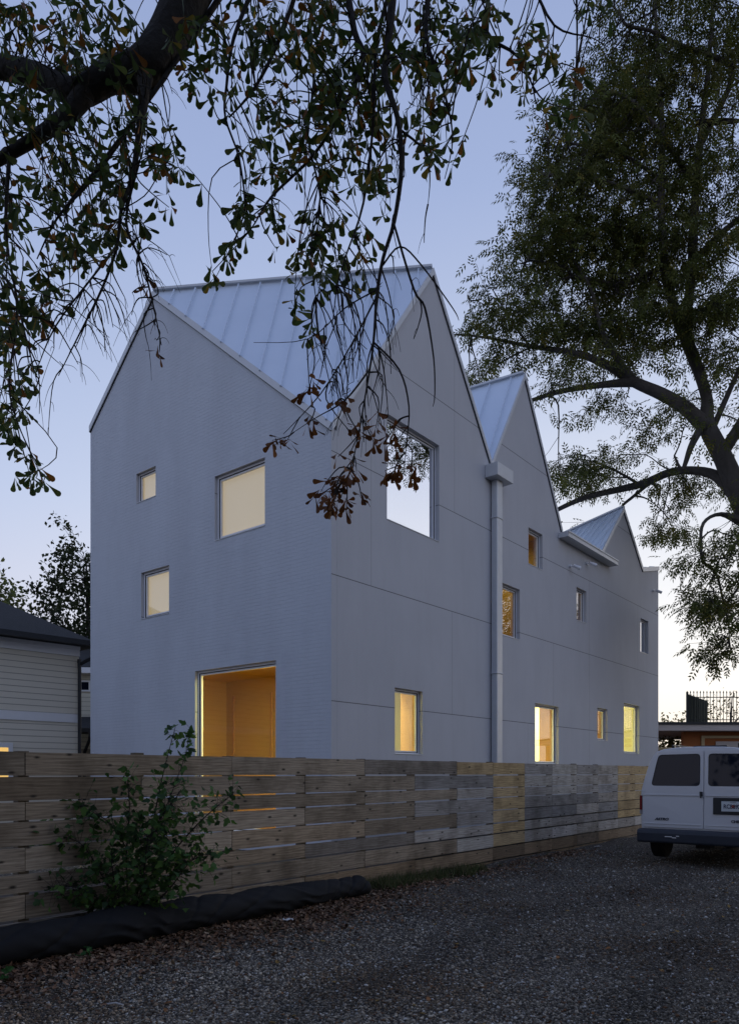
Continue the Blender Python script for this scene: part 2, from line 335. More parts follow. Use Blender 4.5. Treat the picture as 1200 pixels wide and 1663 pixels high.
# west-side valley points, each on the plane it belongs to
W1a=(4.15,8.4,8.5) 
planes = {
 'p1': [C,B,A], 'p2': [A,B,V1,(4.24,8.4,4.9)], }
z1 = lambda s,p: 12.9-1.34*s-.796*(p-5.63)
W1 = (1.2,8.4,z1(1.2,8.4)); W1b = (4.6,8.4,12.32+1.665*(4.6-7.79+1.05))
Q1 = (13.05,0,8.66); W3 = (9.0,8.4,12.32-1.53*(9.0-7.79+1.05)); W4=(17.0,8.4,10.76+1.01*(17.0-15.16-.49*8.4)); W5=(18.9,8.4,10.76+1.01*(3.74-.49*8.4))
faces = [[C,B,A],[A,B,V1,W1,E1],[V1,W1b,W1],[V1,D,W2,W1b],[D,V2,W3,W2],[V2,Q1,W4,W3],[Q1,G,Rr,W5,W4],[G,V3,Rr],[V3,Fp,Rr]]
roof = MB(); T = .10
for q in faces:
    n = len(q); Vt = [(a,b,c+T) for a,b,c in q]; Vb = [(a,b,c+.012) for a,b,c in q]
    tri = tessellate_polygon([[Vector((a,b,0)) for a,b,c in q]])
    roof.add(Vt+Vb, [t for t in tri]+[tuple(i+n for i in reversed(t)) for t in tri])
def seams(q, space, off=0):
    P = [np.array(v,float) for v in q]; nrm = np.cross(P[1]-P[0], P[2]-P[0]); nrm /= np.linalg.norm(nrm)
    if nrm[2] < 0: nrm = -nrm
    lv = np.cross(nrm,(0,0,1)); lv /= np.linalg.norm(lv); dn = np.cross(lv,nrm)
    tt = [v.dot(lv) for v in P]; t = min(tt)+space*off+.12
    while t < max(tt)-.05:
        hit = []
        for i in range(len(P)):
            a, b = tt[i], tt[(i+1)%len(P)]
            if (a-t)*(b-t) < 0: hit.append(P[i]+(P[(i+1)%len(P)]-P[i])*(t-a)/(b-a))
        if len(hit) == 2 and np.linalg.norm(hit[0]-hit[1]) > .15:
            roof.bar(hit[0]+nrm*.105, hit[1]+nrm*.105, .022, .035, nrm)
        t += space
for q, sp in zip(faces, (.52,.5,.5,.62,.5,.5,.42,.5,.5)): seams(q, sp, .35)
roof_o = roof.build('roof', M['metal'], house)
tr = MB()
def ridge(a, b): tr.bar((a[0],a[1],a[2]+T+.035),(b[0],b[1],b[2]+T+.035), .16, .05)
ridge(A,B); ridge(D,W2); ridge(G,Rr)
tr.build('ridge_cap', M['trim'], roof_o)
rk = MB()
def rake(a, b, out, h=.15):                              # metal edge strip, set proud of the wall
    a, b = np.array(a,float), np.array(b,float); o = np.array(out,float)
    P = [a+o*.002, b+o*.002, b+o*.045, a+o*.045]; n = 4
    lo, hi = (-.045 ,T+.012)
    Vv = [p+np.array((0,0,lo)) for p in P]+[p+np.array((0,0,hi)) for p in P]
    rk.add(Vv, [(0,1,2,3),(7,6,5,4),(0,4,5,1),(1,5,6,2),(2,6,7,3),(3,7,4,0)])
for a, b in ((A,C),(E1,A)): rake(a, b, (-1,0,0))
rk.build('rake_trim', M['trim'], roof_o)
for gg in (((C,B),(B,V1),(V1,D),(D,V2)),((Q1,G),(G,V3),(V3,Fp))):
    rk = MB()
    for a, b in gg: rake(a, b, (0,-1,0))
    rk.build('rake_trim', M['trim'], roof_o)
dr = MB()                                                # thin dark strip under each edge strip
def under_strip(a, b, out):
    a, b = np.array(a,float), np.array(b,float); o = np.array(out,float)
    dr.bar(a+o*.012+(0,0,-.052), b+o*.012+(0,0,-.052), .03, .016)
for a, b, o in ((A,C,(-1,0,0)),(E1,A,(-1,0,0)),(B,V1,(0,-1,0)),(D,V2,(0,-1,0)),(G,V3,(0,-1,0))):
    dr = MB(); under_strip(a, b, o); dr.build('dark_under_strip', M['dark'], roof_o)
# walls as polygons with real window openings
def wall(name, outer, holes, thick, fn, mats, edge_mi=0):
    # cut into upright strips at every corner of the outline and of the openings
    mb = MB(); u0 = min(u for u,z in outer); u1 = max(u for u,z in outer); top = sorted((u,z) for u,z in outer if z > 1)
    zt = lambda u: float(np.interp(u, [p[0] for p in top], [p[1] for p in top]))
    us = sorted({u for u,z in outer}|{u for l in holes for u,z in l})
    for a_,b_ in zip(us[:-1],us[1:]):
        if b_-a_ < 1e-6: continue
        m_ = (a_+b_)/2; hs = sorted((l[0][1],l[2][1]) for l in holes if l[0][0] < m_ < l[1][0]); zs = [0]+[v for h in hs for v in h]+[None]
        for lo,hi in zip(zs[::2],zs[1::2]):
            q = [(a_,lo),(b_,lo),(b_,zt(b_) if hi is None else hi),(a_,zt(a_) if hi is None else hi)]
            mb.add([fn(u,z,0) for u,z in q],[(0,1,2,3)],mi=0); mb.add([fn(u,z,thick) for u,z in q],[(3,2,1,0)],mi=edge_mi)
    for l in [outer]+holes:
        for i in range(len(l)):
            p,q = l[i],l[(i+1)%len(l)]; mb.add([fn(*p,0),fn(*q,0),fn(*q,thick),fn(*p,thick)],[(0,1,2,3)],mi=edge_mi)
    return mb.build(name, mats, house, recalc=False)
R = lambda a,b,c,d: [(a,c),(b,c),(b,d),(a,d)]
FW = {'w1':(5.56,6.34,8.15,8.87),'wb':(1.82,3.40,6.66,8.07),'wm':(5.04,6.14,5.31,6.44),'wl':(1.50,4.08,.35,3.89)}
SW = {'wbig':(1.72,3.66,6.86,9.06),'w2':(8.04,8.9,7.33,8.34),'w3':(6.40,7.54,5.17,6.53),'w4':(11.22,11.97,6.31,7.33),'w5':(16.9,17.75,6.05,7.31),
      'l1':(1.99,3.0,2.01,3.41),'l2':(8.44,9.95,1.87,3.56),'l3':(12.86,13.72,2.68,3.74),'l4':(15.22,16.77,2.31,4.07)}
e = .0
wall('brick_wall', [(0,0),(8.4,0),(8.4,E1[2]),(5.63,A[2]),(0,C[2])], [R(*v) for v in FW.values()], .16, lambda u,z,d:(d,u,z), [M['brick'],M['stucco']], 1)
wall('rendered_wall', [(.163,0),(18.9,0),(18.9,Fp[2]),(17.09,V3[2]),(15.16,G[2]),(13.05,Q1[2]),(10.16,V2[2]),(7.79,D[2]),(6,V1[2]),(3.38,B[2]),(.163,C[2]+.163*(B[2]-C[2])/3.38)],
     [R(*v) for v in SW.values()], .22, lambda u,z,d:(u,d,z), [M['stucco']])
wall('rear_wall', [(.223,0),(8.4,0),(8.4,W5[2]),(7.63,Rr[2]),(.223,9.54)], [], .2, lambda u,z,d:(18.9-d,u,z), [M['stucco']])
wall('west_wall', [(.163,0),(18.697,0),(18.697,10.1),(17.0,W4[2]),(9.0,W3[2]),(6.74,12.3),(4.6,W1b[2]),(1.2,W1[2]),(.163,10.3)], [], .2, lambda u,z,d:(u,8.4-d,z), [M['stucco']])
# windows: frame in the opening, pane as its child
def window(side, r, fw=.055, set_=.10, pane='g_low', depth=.07, extra=None):
    a,b,c,d = r; f = (lambda u,w,z:(w,u,z)) if side == 'F' else (lambda u,w,z:(u,w,z))
    mb = MB()
    def bx(u0,u1,w0,w1,z0,z1):
        p, q = f(u0,w0,z0), f(u1,w1,z1); mb.box(p[0],q[0],p[1],q[1],z0,z1)
    a+=.003;b-=.003;c+=.003;d-=.003
    for k,(o,w,s0,s1) in enumerate(((0,fw*.55,set_,set_+depth),(fw*.55,fw*.6,set_+.018,set_+depth-.005))):
        A_,B_,C_,D_ = a+o,b-o,c+o,d-o
        bx(A_,A_+w,s0,s1,C_,D_); bx(B_-w,B_,s0,s1,C_,D_); bx(A_+w,B_-w,s0,s1,C_,C_+w); bx(A_+w,B_-w,s0,s1,D_-w,D_)
    fo = mb.build('window', M['frame'], house)
    mb = MB(); A_,B_,C_,D_ = a+fw*.55,b-fw*.55,c+fw*.55,d-fw*.55; w = .014
    bx(A_,A_+w,set_+.004,set_+.0175,C_,D_); bx(B_-w,B_,set_+.004,set_+.0175,C_,D_); bx(A_+w,B_-w,set_+.004,set_+.0175,C_,C_+w); bx(A_+w,B_-w,set_+.004,set_+.0175,D_-w,D_); mb.build('gasket', M['rubber'], fo)
    sl = MB(); p, q = f(a,-.012,0), f(b,set_,0); sl.box(p[0],q[0],p[1],q[1],c-.0,c+.014); sl.build('sill', M['trim'], fo)
    g = MB(); w = fw*1.13; p, q = f(a+w,set_+.034,0), f(b-w,set_+.044,0); g.box(p[0],q[0],p[1],q[1],c+w,d-w); g.build('pane', M[pane], fo)
    return fo
wins = {}
for k,r in FW.items(): wins[k] = window('F', r, .085 if k != 'w1' else .07, .075, 'g_shade' if k != 'wl' else 'g_low')
for k,r in SW.items(): wins[k] = window('S', r, .07, .10, {'wbig':'g_mirror','w2':'g_mid','w3':'g_mid','w4':'g_mid','w5':'g_mirror'}.get(k,'g_low'))
def room(name, x0,x1,y0,y1,z0,z1, m, parent=house, open_='', t=.05):   # box lining open towards the outside wall(s)
    mb = MB()
    mb.box(x0,x1,y0,y1,z0-t,z0); mb.box(x0,x1,y0,y1,z1,z1+t)
    if 'x0' not in open_: mb.box(x0-t,x0,y0,y1,z0,z1)
    if 'x1' not in open_: mb.box(x1,x1+t,y0,y1,z0,z1)
    if 'y0' not in open_: mb.box(x0,x1,y0-t,y0,z0,z1)
    if 'y1' not in open_: mb.box(x0,x1,y1,y1+t,z0,z1)
    return mb.build(name, M[m], parent)
def lamp(loc, power, size=.5, parent=house, col=(1,.97,.52)):
    ld = bpy.data.lights.new('ceiling_lamp','AREA'); ld.energy = power; ld.size = size; ld.color = col
    o = bpy.data.objects.new('ceiling_lamp', ld); link(o, parent); o.location = loc
    mb = MB(); mb.box(loc[0]-size/2,loc[0]+size/2,loc[1]-size/2,loc[1]+size/2,loc[2]+.02,loc[2]+.06); mb.build('ceiling_light', M['lamp'], parent)
# front room (plywood), stair behind the first side window, kitchen, back rooms
ra = room('plywood_room', .165,4.2,1.46,8.0,.2,4.35,'ply',open_='x0')
mb = MB(); mb.box(3.1,3.18,1.5,3.62,.2,3.0); mb.box(3.06,3.10,1.5,1.62,.2,3.06); mb.box(3.06,3.10,1.62,3.66,3.0,3.06); mb.box(3.06,3.10,3.62,3.68,.2,3.0); mb.build('partition', M['ply'], ra)
mb = MB(); mb.box(2.2,3.0,3.7,5.2,.2,1.85); mb.box(2.15,3.05,3.65,5.25,1.85,1.9); mb.build('cupboard', M['jamb'], ra)
lamp((.62,2.05,4.25), 120, .4, col=(1,.98,.36))
lamp((2.4,1.95,4.25), 76, .3, col=(1,.98,.36))
mb = MB(); mb.box(4.15,4.197,6.0,7.57,.2,3.84); mb.build('panel', M['ply'], ra)
mb = MB(); mb.box(4.10,4.149,7.57,7.62,.2,3.9); mb.box(4.10,4.149,5.95,6.0,.2,3.9); mb.build('panel_edging', M['jamb'], ra)
rb = room('stair_room', .2,4.6,.225,1.38,.2,3.9,'cream',open_='y0'); lamp((1.2,.75,3.8), 95, .3)
mb = MB(); mb.box(3.0,3.06,.225,.6,1.9,3.46); mb.box(1.93,1.99,.225,.6,1.9,3.46); mb.box(1.99,3.0,.225,.6,3.41,3.47); mb.build('window_lining', M['jamb'], wins['l1'])
rc = room('kitchen', 5.2,11.6,.225,2.2,.2,4.2,'cream',open_='y0'); lamp((10.2,1.3,4.1), 190, .4); lamp((7.2,1.3,4.1), 40, .4)
mb = MB(); mb.box(9.95,10.01,.225,.62,1.7,3.62); mb.box(8.38,8.44,.225,.62,1.7,3.62); mb.box(8.44,9.95,.225,.62,3.56,3.62); mb.build('window_lining', M['jamb'], wins['l2'])
mb = MB(); mb.box(8.9,9.5,1.2,1.5,1.5,1.98); mb.box(9.3,9.6,1.0,1.3,1.5,2.12); mb.build('worktop_clutter', M['jamb'], rc)
rd = room('back_room', 12.3,18.6,.225,2.4,.2,4.6,'cream',open_='y0'); lamp((17.3,1.3,4.5), 170, .4); lamp((14.0,1.2,4.4), 55, .3)
mb = MB(); mb.box(13.72,13.78,.225,.6,2.6,3.80); mb.box(12.80,12.86,.225,.6,2.6,3.80); mb.build('window_lining', M['jamb'], wins['l3'])
mb = MB(); mb.box(16.77,16.83,.225,.6,2.25,4.13); mb.build('window_lining', M['cream'], wins['l4'])
# upper windows: self-glowing roller shades (no lamps behind) in the brick front, dim ochre rooms on the side
for k in ('w1','wb','wm'):
    a,b,c,d = FW[k]; mb = MB(); mb.box(.20,.215,a-.1,b+.1,c-.1,d+.1); mb.build('roller_shade', M['shade'], wins[k])
ua = room('upper_room', 1.0,4.6,.225,8.0,4.7,9.1,'ply',open_='y0')
ub = room('upper_hall', 5.0,10.0,.225,3.2,4.9,8.6,'ply',open_='y0'); lamp((8.6,1.8,8.4), 22, .3, col=(1,.92,.36))
uc = room('upper_bedroom', 10.3,18.6,.225,3.2,5.0,8.4,'ply',open_='y0'); lamp((12.6,1.8,8.2), 24, .3, col=(1,.98,.40))
# gutters, leader head, downspout, wall fittings
mb = MB(); gx0,gx1 = 9.93,13.86; mb.box(gx0,gx1,-.28,-.005,8.51,8.54); mb.box(gx0,gx1,-.31,-.28,8.51,8.66); mb.box(gx0,gx0+.03,-.28,-.005,8.54,8.66); mb.box(gx1-.03,gx1,-.28,-.005,8.54,8.66); mb.box(gx0-.02,gx1+.02,-.33,-.31,8.63,8.67)
mb.build('box_gutter', M['trim'], house)
mb = MB(); mb.box(5.70,6.50,-.36,-.005,8.96,9.28); mb.build('leader_head', M['trim'], house, bevel=.008)
mb = MB(); mb.tube([(6.0,-.08,9.4),(6.06,-.16,9.3)], .05, 10); mb.build('scupper', M['trim'], house)
mb = MB(); mb.box(5.96,6.24,-.20,-.03,.02,8.96); mb.box(5.93,6.27,-.215,-.02,8.0,8.04); mb.box(5.93,6.27,-.215,-.02,4.1,4.14); dspo = mb.build('downspout', M['trim'], house, bevel=.02)
for x,z in ((10.72,7.85),(11.95,8.2),(18.25,8.55)):
    mb = MB(); mb.tube([(x,-.002,z),(x,-.06,z)], .05, 10); mb.tube([(x,-.05,z),(x+.02,-.16,z-.02)], .018, 6); mb.tube([(x-.02,-.13,z-.0),(x+.10,-.30,z-.09)], [.045,.055], 10); lo = mb.build('wall_light', M['frame'], house)
# ------------------------------------------------------------------ board fence
fence = empty('board_fence', (0,10.68,0), YAW, label='long horizontal board fence of mixed weathered and new planks in front of the house', cat='fence')
rows = []; z = 1.80
for h in (.215,.215,.165,.215,.215,.165,.215,.215,.16):
    rows.append((z-h, z)); z -= h+(.016 if len(rows) < 5 else .026)
grey = [(.49,.40,.29),(.54,.45,.335),(.43,.35,.25),(.48,.375,.255),(.42,.37,.31)]; pale=[(.70,.66,.58),(.60,.56,.50),(.44,.435,.425),(.64,.60,.53),(.50,.475,.44),(.74,.70,.64),(.40,.385,.365)]; new = [(.66,.49,.26),(.60,.44,.22),(.70,.53,.29)]
T0 = -.14
fb = {}
for ri,(za,zb) in enumerate(rows):
    shift = 0 if ri % 2 == 0 else 1
    for k in range(-5,8):
        a = T0+1.22*(2*k+shift); b = a+2.44
        # boards are cut into shorter lengths further along
        cuts = [a,b] if k < 1 else [a,a+1.22,b]
        for a_, b_ in zip(cuts[:-1],cuts[1:]):
            mid = (a_+b_)/2; bay = (mid-T0)/1.22
            if bay < 1.2: tint = np.array(random.choice(grey))*random.uniform(.55,1.0)
            elif (3.0 < bay < 4.0 and ri<7) or (ri == 0 and 2.0 < bay < 4.0) or (7.9 < bay < 9.6 and ri < 6 and random.random()<.8): tint = np.array(random.choice(new))*random.uniform(.8,1.1)
            else: tint = np.array(random.choice(pale if ri < 7 else grey))*random.uniform(.7,.98)
            if ri >= 7 and bay > 0: tint = tint*np.array((.74,.66,.56))
            dz = random.uniform(-.004,.003); th = random.uniform(0,.006)
            key = int(math.floor(bay/2)); m = fb.setdefault(key, MB())
            m.box(a_+.004,b_-.004,-.024-th,.0-th,za+dz+ (.012 if ri<8 else 0)*0,zb+dz, tint)
for k, m in sorted(fb.items()):
    o = m.build('board_panel', M['wood'], fence, attr=True)
    me = o.data; co = np.zeros(len(me.vertices)*3, np.float32); me.vertices.foreach_get('co', co); co = co.reshape(-1,3)
    bi = np.arange(len(co))//8; off = np.random.default_rng(k+50).uniform(0,60,(bi.max()+1,2))[bi]
    g = np.stack([co[:,0]+off[:,0], co[:,2]+off[:,1], co[:,1]],1)
    at = me.attributes.new('grain','FLOAT_VECTOR','POINT'); at.data.foreach_set('vector', g.astype(np.float32).ravel())
for k in range(-9,15):
    mb = MB(); x = T0+1.22*k; mb.box(x-.05,x+.05,.004,.094,0,1.80+random.uniform(.0,.022)); mb.build('post', M['post'], fence)
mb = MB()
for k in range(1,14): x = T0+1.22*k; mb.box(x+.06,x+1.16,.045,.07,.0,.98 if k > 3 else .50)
mb.build('dark_backing', M['dark'], fence)  # black sheets added behind the boards to darken the lower gaps, replacing dark soil
# yard soil strip between fence and house, as a real low bank
mb = MB(); mb.box(-6,22,.16,2.55,-.3,.16); ys = mb.build('yard_soil', M['soil']); ys.location = fence.location; ys.rotation_euler = (0,0,YAW); tag(ys, kind='structure')
# ------------------------------------------------------------------ black fabric roll at the fence foot
mb = MB(); n = 420; k = 72; Vv = []
S_ = np.array((*SX,0)); Q_ = np.array((.7774,-.6290,0))
for i in range(n):
    t = -6.5+ i/(n-1)*5.85; c = np.array((0,10.68,0))+S_*t+Q_*(.45+.04*math.sin(t*1.1)+ .07*(t+6)/5)
    u = i/(n-1); r = .172-.022*(t+6)/5+.010*math.sin(t*1.6+1)+.005*math.sin(t*7)
    if u > .955: r *= math.sqrt(max(0,1-((u-.955)/.045)**2))*.97+.03
    r *= 1+.10*max(0,-t-4)/2
    for j in range(k):
        a = 2*math.pi*j/k
        ph = 2.2*a+t*5.5+1.1*math.sin(t*1.7)+.5*math.sin(t*6.1); fold = (1-abs(math.sin(ph)))**2; fold2 = (1-abs(math.sin(1.5*a-t*9+2*math.sin(t*2.3))))**3; gate = .5+.5*math.sin(t*2.9+1.1)
        w = 1+.20*fold*gate-.17*fold2*(1-gate)+.02*math.sin(7*a+t*23)*math.sin(t*4)
        Vv.append(c+Q_*math.cos(a)*r*w*1.12+np.array((0,0,1))*(r*.92+math.sin(a)*r*w*(.98 if math.sin(a)>0 else .9)))
Fc = [(i*k+j,i*k+(j+1)%k,(i+1)*k+(j+1)%k,(i+1)*k+j) for i in range(n-1) for j in range(k)]+[tuple(range(k)),tuple(range((n-1)*k,n*k))]
mb.add(Vv, Fc); tr_o = mb.build('fabric_roll', M['tarp'], smooth=True); tag(tr_o, 'long black fabric covered roll lying along the foot of the fence', 'sediment roll')
# ------------------------------------------------------------------ neighbouring houses on the left
NY = math.atan2(.723,.690); nb = empty('neighbour_house', (-8.95,22.8,0), NY, label='grey lap sided house with dark hip roof and white band at the left edge', cat='house')
# local x runs to the right along the visible wall (corner at 0), y away from us
mb = MB(); mb.box(-14,0,0,9,0,5.5); mb.build('wall', M['siding'], nb)
mb = MB(); mb.box(-14.0,.03,-.03,-.003,3.16,3.42); mb.build('band_board', M['white'], nb)
mb = MB(); mb.box(-14,.03,-.05,-.003,5.2,5.5); mb.box(-14,.03,-.09,-.05,5.40,5.5); mb.build('frieze', M['white'], nb)
mb = MB(); mb.box(-.10,.012,-.025,-.003,0,3.155); mb.box(-.10,.012,-.025,-.003,3.425,5.195); mb.build('corner_board', M['siding'], nb)
mb = MB(); ov = .45; x0,x1,y0,y1,z0 = -14.4,ov,-ov,9+ov,5.62; h = 3.0; cy = (y0+y1)/2
Vv = [(x0,y0,z0),(x1,y0,z0),(x1,y1,z0),(x0,y1,z0),(x0+5,cy,z0+h),(x1-5,cy,z0+h)]
Vv += [(x,y,z-.10) for x,y,z in Vv[:4]]
mb.add(Vv,[(0,1,5,4),(1,2,5),(2,3,4,5),(3,0,4),(6,7,1,0),(7,8,2,1),(8,9,3,2),(9,6,0,3),(9,8,7,6)]); nro = mb.build('roof', M['shingle'], nb)
mb = MB(); mb.box(x0,x1+.1,y0-.13,y0-.003,5.49,5.64); mb.build('gutter', M['dark'], nb)
mb = MB(); mb.tube(smooth_path([(x1-.06,y0-.06,5.5,.05),(x1-.08,y0-.06,5.25,.05),(.02,-.10,4.95,.05),(.0,-.10,4.7,.05),(0,-.10,.1,.05)],3)[:,:3], .055, 8); mb.build('downspout', M['dark'], nb)
for u0,u1 in ((-3.55,-1.95),):
    mb = MB(); f = (u0,u1,-.05,-.003)
    mb.box(u0,u1,-.05,-.003,2.35,2.49); mb.box(u0,u1,-.05,-.003,1.0,1.12)
    for u in (u0,u0+.76,u1-.12): mb.box(u,u+.12,-.05,-.003,1.12,2.35)
    w_ = mb.build('window', M['white'], nb)
    mb = MB(); mb.box(u0+.12,u0+.76,-.02,-.004,1.12,2.35); mb.build('pane', M['vglass'], w_)
    mb = MB(); mb.box(u0+.88,u1-.12,-.02,-.004,1.12,2.35); mb.build('lit_pane', emis('lit_window_glow',(1,.62,.18),.75,(.3,.2,.1)), w_)
mb = MB(); mb.box(-5.6,-3.9,-.05,-.003,2.35,2.49); mb.box(-5.6,-5.48,-.05,-.003,1,2.35); mb.box(-4.02,-3.9,-.05,-.003,1,2.35); w_ = mb.build('window', M['white'], nb)
mb = MB(); mb.box(-5.48,-4.02,-.02,-.004,1,2.35); mb.build('pane', M['vglass'], w_)
# second house further back, seen in the slot between
n2 = empty('back_house', (-11.05,30,0), .12, label='beige sided house glimpsed in the slot between grey house and tall pale house', cat='house')
mb = MB(); mb.box(-3,3.2,0,6,2.6,5.85); mb.build('wall', M['siding2'], n2)
mb = MB(); mb.box(-3,3.2,.0,6,0,2.597); mb.build('stone_wall', M['rock'], n2)
mb = MB(); mb.add([(-3.4,-.4,5.85),(3.6,-.4,5.85),(3.6,6.4,5.85),(-3.4,6.4,5.85),(-3.4,3,7.7),(3.6,3,7.7)],[(0,1,5,4),(2,3,4,5),(1,2,5),(3,0,4),(3,2,1,0)]); mb.build('roof', M['shingle'], n2)
mb = MB(); mb.box(-3.4,3.6,-.42,-.003,5.62,5.84); mb.build('fascia', M['white'], n2)
mb = MB(); mb.box(-.62,-.22,-.05,-.003,4.92,4.98); mb.box(-.62,-.22,-.05,-.003,5.30,5.36); mb.box(-.62,-.56,-.05,-.003,4.98,5.30); mb.box(-.28,-.22,-.05,-.003,4.98,5.30); w_ = mb.build('window', M['white'], n2)
mb = MB(); mb.box(-.56,-.28,-.02,-.004,4.98,5.30); mb.build('pane', M['vglass'], w_)
mb = MB(); mb.add([(-3,-1.6,3.35),(3.2,-1.6,3.35),(3.2,-.003,3.9),(-3,-.003,3.9),(-3,-1.6,3.2),(3.2,-1.6,3.2),(3.2,-.003,3.2),(-3,-.003,3.2)],[(0,1,2,3),(4,7,6,5),(0,4,5,1),(1,5,6,2),(2,6,7,3),(3,7,4,0)]); mb.build('porch_roof', M['shingle'], n2)
mb = MB(); mb.tube(smooth_path([(.15,-1.6,3.2,0),(.12,-1.55,2.9,0),(-.2,-.9,2.5,0),(-.25,-.8,2.2,0),(-.25,-.8,0,0)],3)[:,:3], .06, 8); mb.build('downspout', M['dark'], n2)
# ------------------------------------------------------------------ brick shelter with railed roof terrace behind the van
sh = empty('brick_building', (13.0,35,0), 0, label='low red brick building with a concrete roof slab behind the van', cat='building')
mb = MB(); mb.box(0,22,-.3,9,3.62,3.96); mb.build('roof_slab', M['concrete'], sh)
mb = MB(); mb.box(2.05,22,.6,.85,0,3.615); mb.box(.3,2.05,.6,.85,0,2.75); mb.box(.3,.62,.6,.85,2.75,3.615); mb.build('wall', M['redbrick'], sh)
mb = MB(); mb.box(.2,2.9,.52,.597,2.72,2.86); mb.box(2.9,3.05,.52,.597,2.72,3.42); mb.box(3.05,7.6,.52,.597,3.30,3.42); mb.box(6.6,6.75,.52,.597,2.4,3.30); mb.box(8.2,15,.52,.597,3.30,3.42); mb.build('trim_band', M['creamtrim'], sh)
for xa,xb in ((3.6,6.3),(9,12)): mb = MB(); mb.box(xa,xb,.55,.597,2.45,3.15); mb.build('sign_panel', M['concrete'], sh)
mb = MB(); mb.box(-.05,22,-.36,-.303,3.90,4.02); mb.build('roof_edging', M['dark'], sh)
rl = empty('roof_railing', (14.95,34.9,3.96), 0, label='dark iron picket railing with finials on the flat roof edge', cat='railing')
mb = MB(); mb.box(0,16,.0,.04,.16,.20); mb.box(0,16,0,.04,1.22,1.26); mb.build('rail', M['iron'], rl)
mb = MB()
for k in range(100):
    x = k*.155; mb.box(x-.011,x+.011,.008,.032,.0,1.42); mb.tube([(x,.02,1.42),(x,.02,1.46),(x,.02,1.50),(x,.02,1.56)],[.014,.032,.022,.003],5)
mb.build('pickets', M['iron'], rl)
for k in range(6): x = k*2.9; mb = MB(); mb.box(x-.04,x+.04,-.02,.06,0,1.5); mb.build('rail_post', M['iron'], rl)
gp = empty('green_screen_panel', (14.98,35.0,3.97), .0, label='dark green mesh screen standing behind the left end of the roof railing', cat='screen')
mb = MB(); Vv=[(0,0,0),(1.68,1.6,0),(1.68,1.6,1.22),(0,0,1.40)]; mb.add(Vv+[(x,y+.03,z) for x,y,z in Vv],[(0,1,2,3),(7,6,5,4),(0,4,5,1),(1,5,6,2),(2,6,7,3),(3,7,4,0)]); mb.build('mesh_sheet', M['screen'], gp)
mb = MB()
for k in range(12): x=k*.152; mb.tube([(x,x*.95-.03,0),(x,x*.95-.03,1.44-.11*x)], .014, 5)
mb.build('uprights', M['iron'], gp)
# ------------------------------------------------------------------ the van (local x to the right along its rear, y forward)
VAN = (5.67, 12.77, 0.05); van = empty('parked_van', VAN, YAW-math.pi/2, label='white van with twin rear doors parked on the gravel beside the fence', cat='van')
def half(y):                                             # half-section (x,z) from sill to roof centre, changing along the length
    k = min(max((y-3.2)/1.5,0),1)
    rise = 1-.02*k
    base = [(.90,.36),(.965,.44),(.99,.62),(1.0,.85),(1.0,1.10),(.985,1.28),(.93,1.50),(.865,1.72),(.80,1.86),(.735,1.945),(.62,1.985),(.40,2.01),(0,2.02)]
    return base
ys = [0.0,.012,.05,.3,1.0,1.8,2.6,3.0,3.4,3.8,4.2,4.6,4.85]
mb = MB(); rings = []
for y in ys:
    h = half(y); pts = []
    for x,z in h:
        lean = .035*max(0,(z-1.15)/.85) if y < .4 else 0    # tailgate leans forward a little
        f = {0.0:.985,.012:.995}.get(y,1)
        if y > 3.0:
            zmax = 2.02 if y<=3.0 else (2.02-(y-3.0)*.75 if y < 3.8 else 1.35-(y-3.8)*.35)
            z2 = min(z, max(zmax,.9)); x2 = x*(1-.10*max(0,(y-3.8))); 
        else: z2, x2 = z, x
        pts.append((x2*f, y+lean, z2 if z<1 else (1+(z2-1)*(f if y<.02 else 1))))
    rings.append(pts+[(-x,y_,z) for x,y_,z in pts[-2::-1]])
n = len(rings[0]); Vv = [p for r in rings for p in r]
Fc = [(i*n+j,i*n+(j+1)%n,(i+1)*n+(j+1)%n,(i+1)*n+j) for i in range(len(rings)-1) for j in range(n)]+[tuple(range(n-1,-1,-1)),tuple(range((len(rings)-1)*n,len(rings)*n))]
mb.add(Vv,Fc); body = mb.build('body', M['van'], van, smooth=True)
es = body.modifiers.new('split','EDGE_SPLIT'); es.split_angle = math.radians(35)
def rplate(poly, y0, y1, name, m, parent, bevel=.006, hole=None):   # panel on the tailgate that follows its lean
    mb = MB(); 
    ly = lambda z: .035*max(0,(z-1.15)/.85)
    loops = [poly]+([hole] if hole else []); flat = [p for l in loops for p in l]; n = len(flat)
    tri = tessellate_polygon([[Vector((u,v,0)) for u,v in l] for l in loops])
    Vv = [(u, ly(v)+y0, v) for u,v in flat]+[(u, ly(v)+y1, v) for u,v in flat]
    Fc = [t for t in tri]+[tuple(i+n for i in reversed(t)) for t in tri]; k=0
    for l in loops: Fc += [(k+i,k+(i+1)%len(l),k+(i+1)%len(l)+n,k+i+n) for i in range(len(l))]; k+=len(l)
    mb.add(Vv,Fc); return mb.build(name, m, parent, bevel=bevel)
def rrect(pts, r, n=4):                                  # rounded polygon
    o = []; P = [np.array(p,float) for p in pts]; k = len(P)
    for i in range(k):
        a,b,c = P[i-1],P[i],P[(i+1)%k]; u=(a-b)/np.linalg.norm(a-b); v=(c-b)/np.linalg.norm(c-b)
        for j in range(n+1):
            t=j/n; o.append(tuple(b+u*r*(1-t)**2+v*r*t*t))
    return o
sp = .08
ldoor = rrect([(-.955,.60),(sp-.006,.60),(sp-.006,1.955),(-.70,1.945),(-.815,1.72),(-.90,1.42),(-.955,1.2)],.03)
rdoor = rrect([(sp+.006,.60),(.955,.60),(.955,1.2),(.90,1.42),(.815,1.72),(.70,1.945),(sp+.006,1.955)],.03)
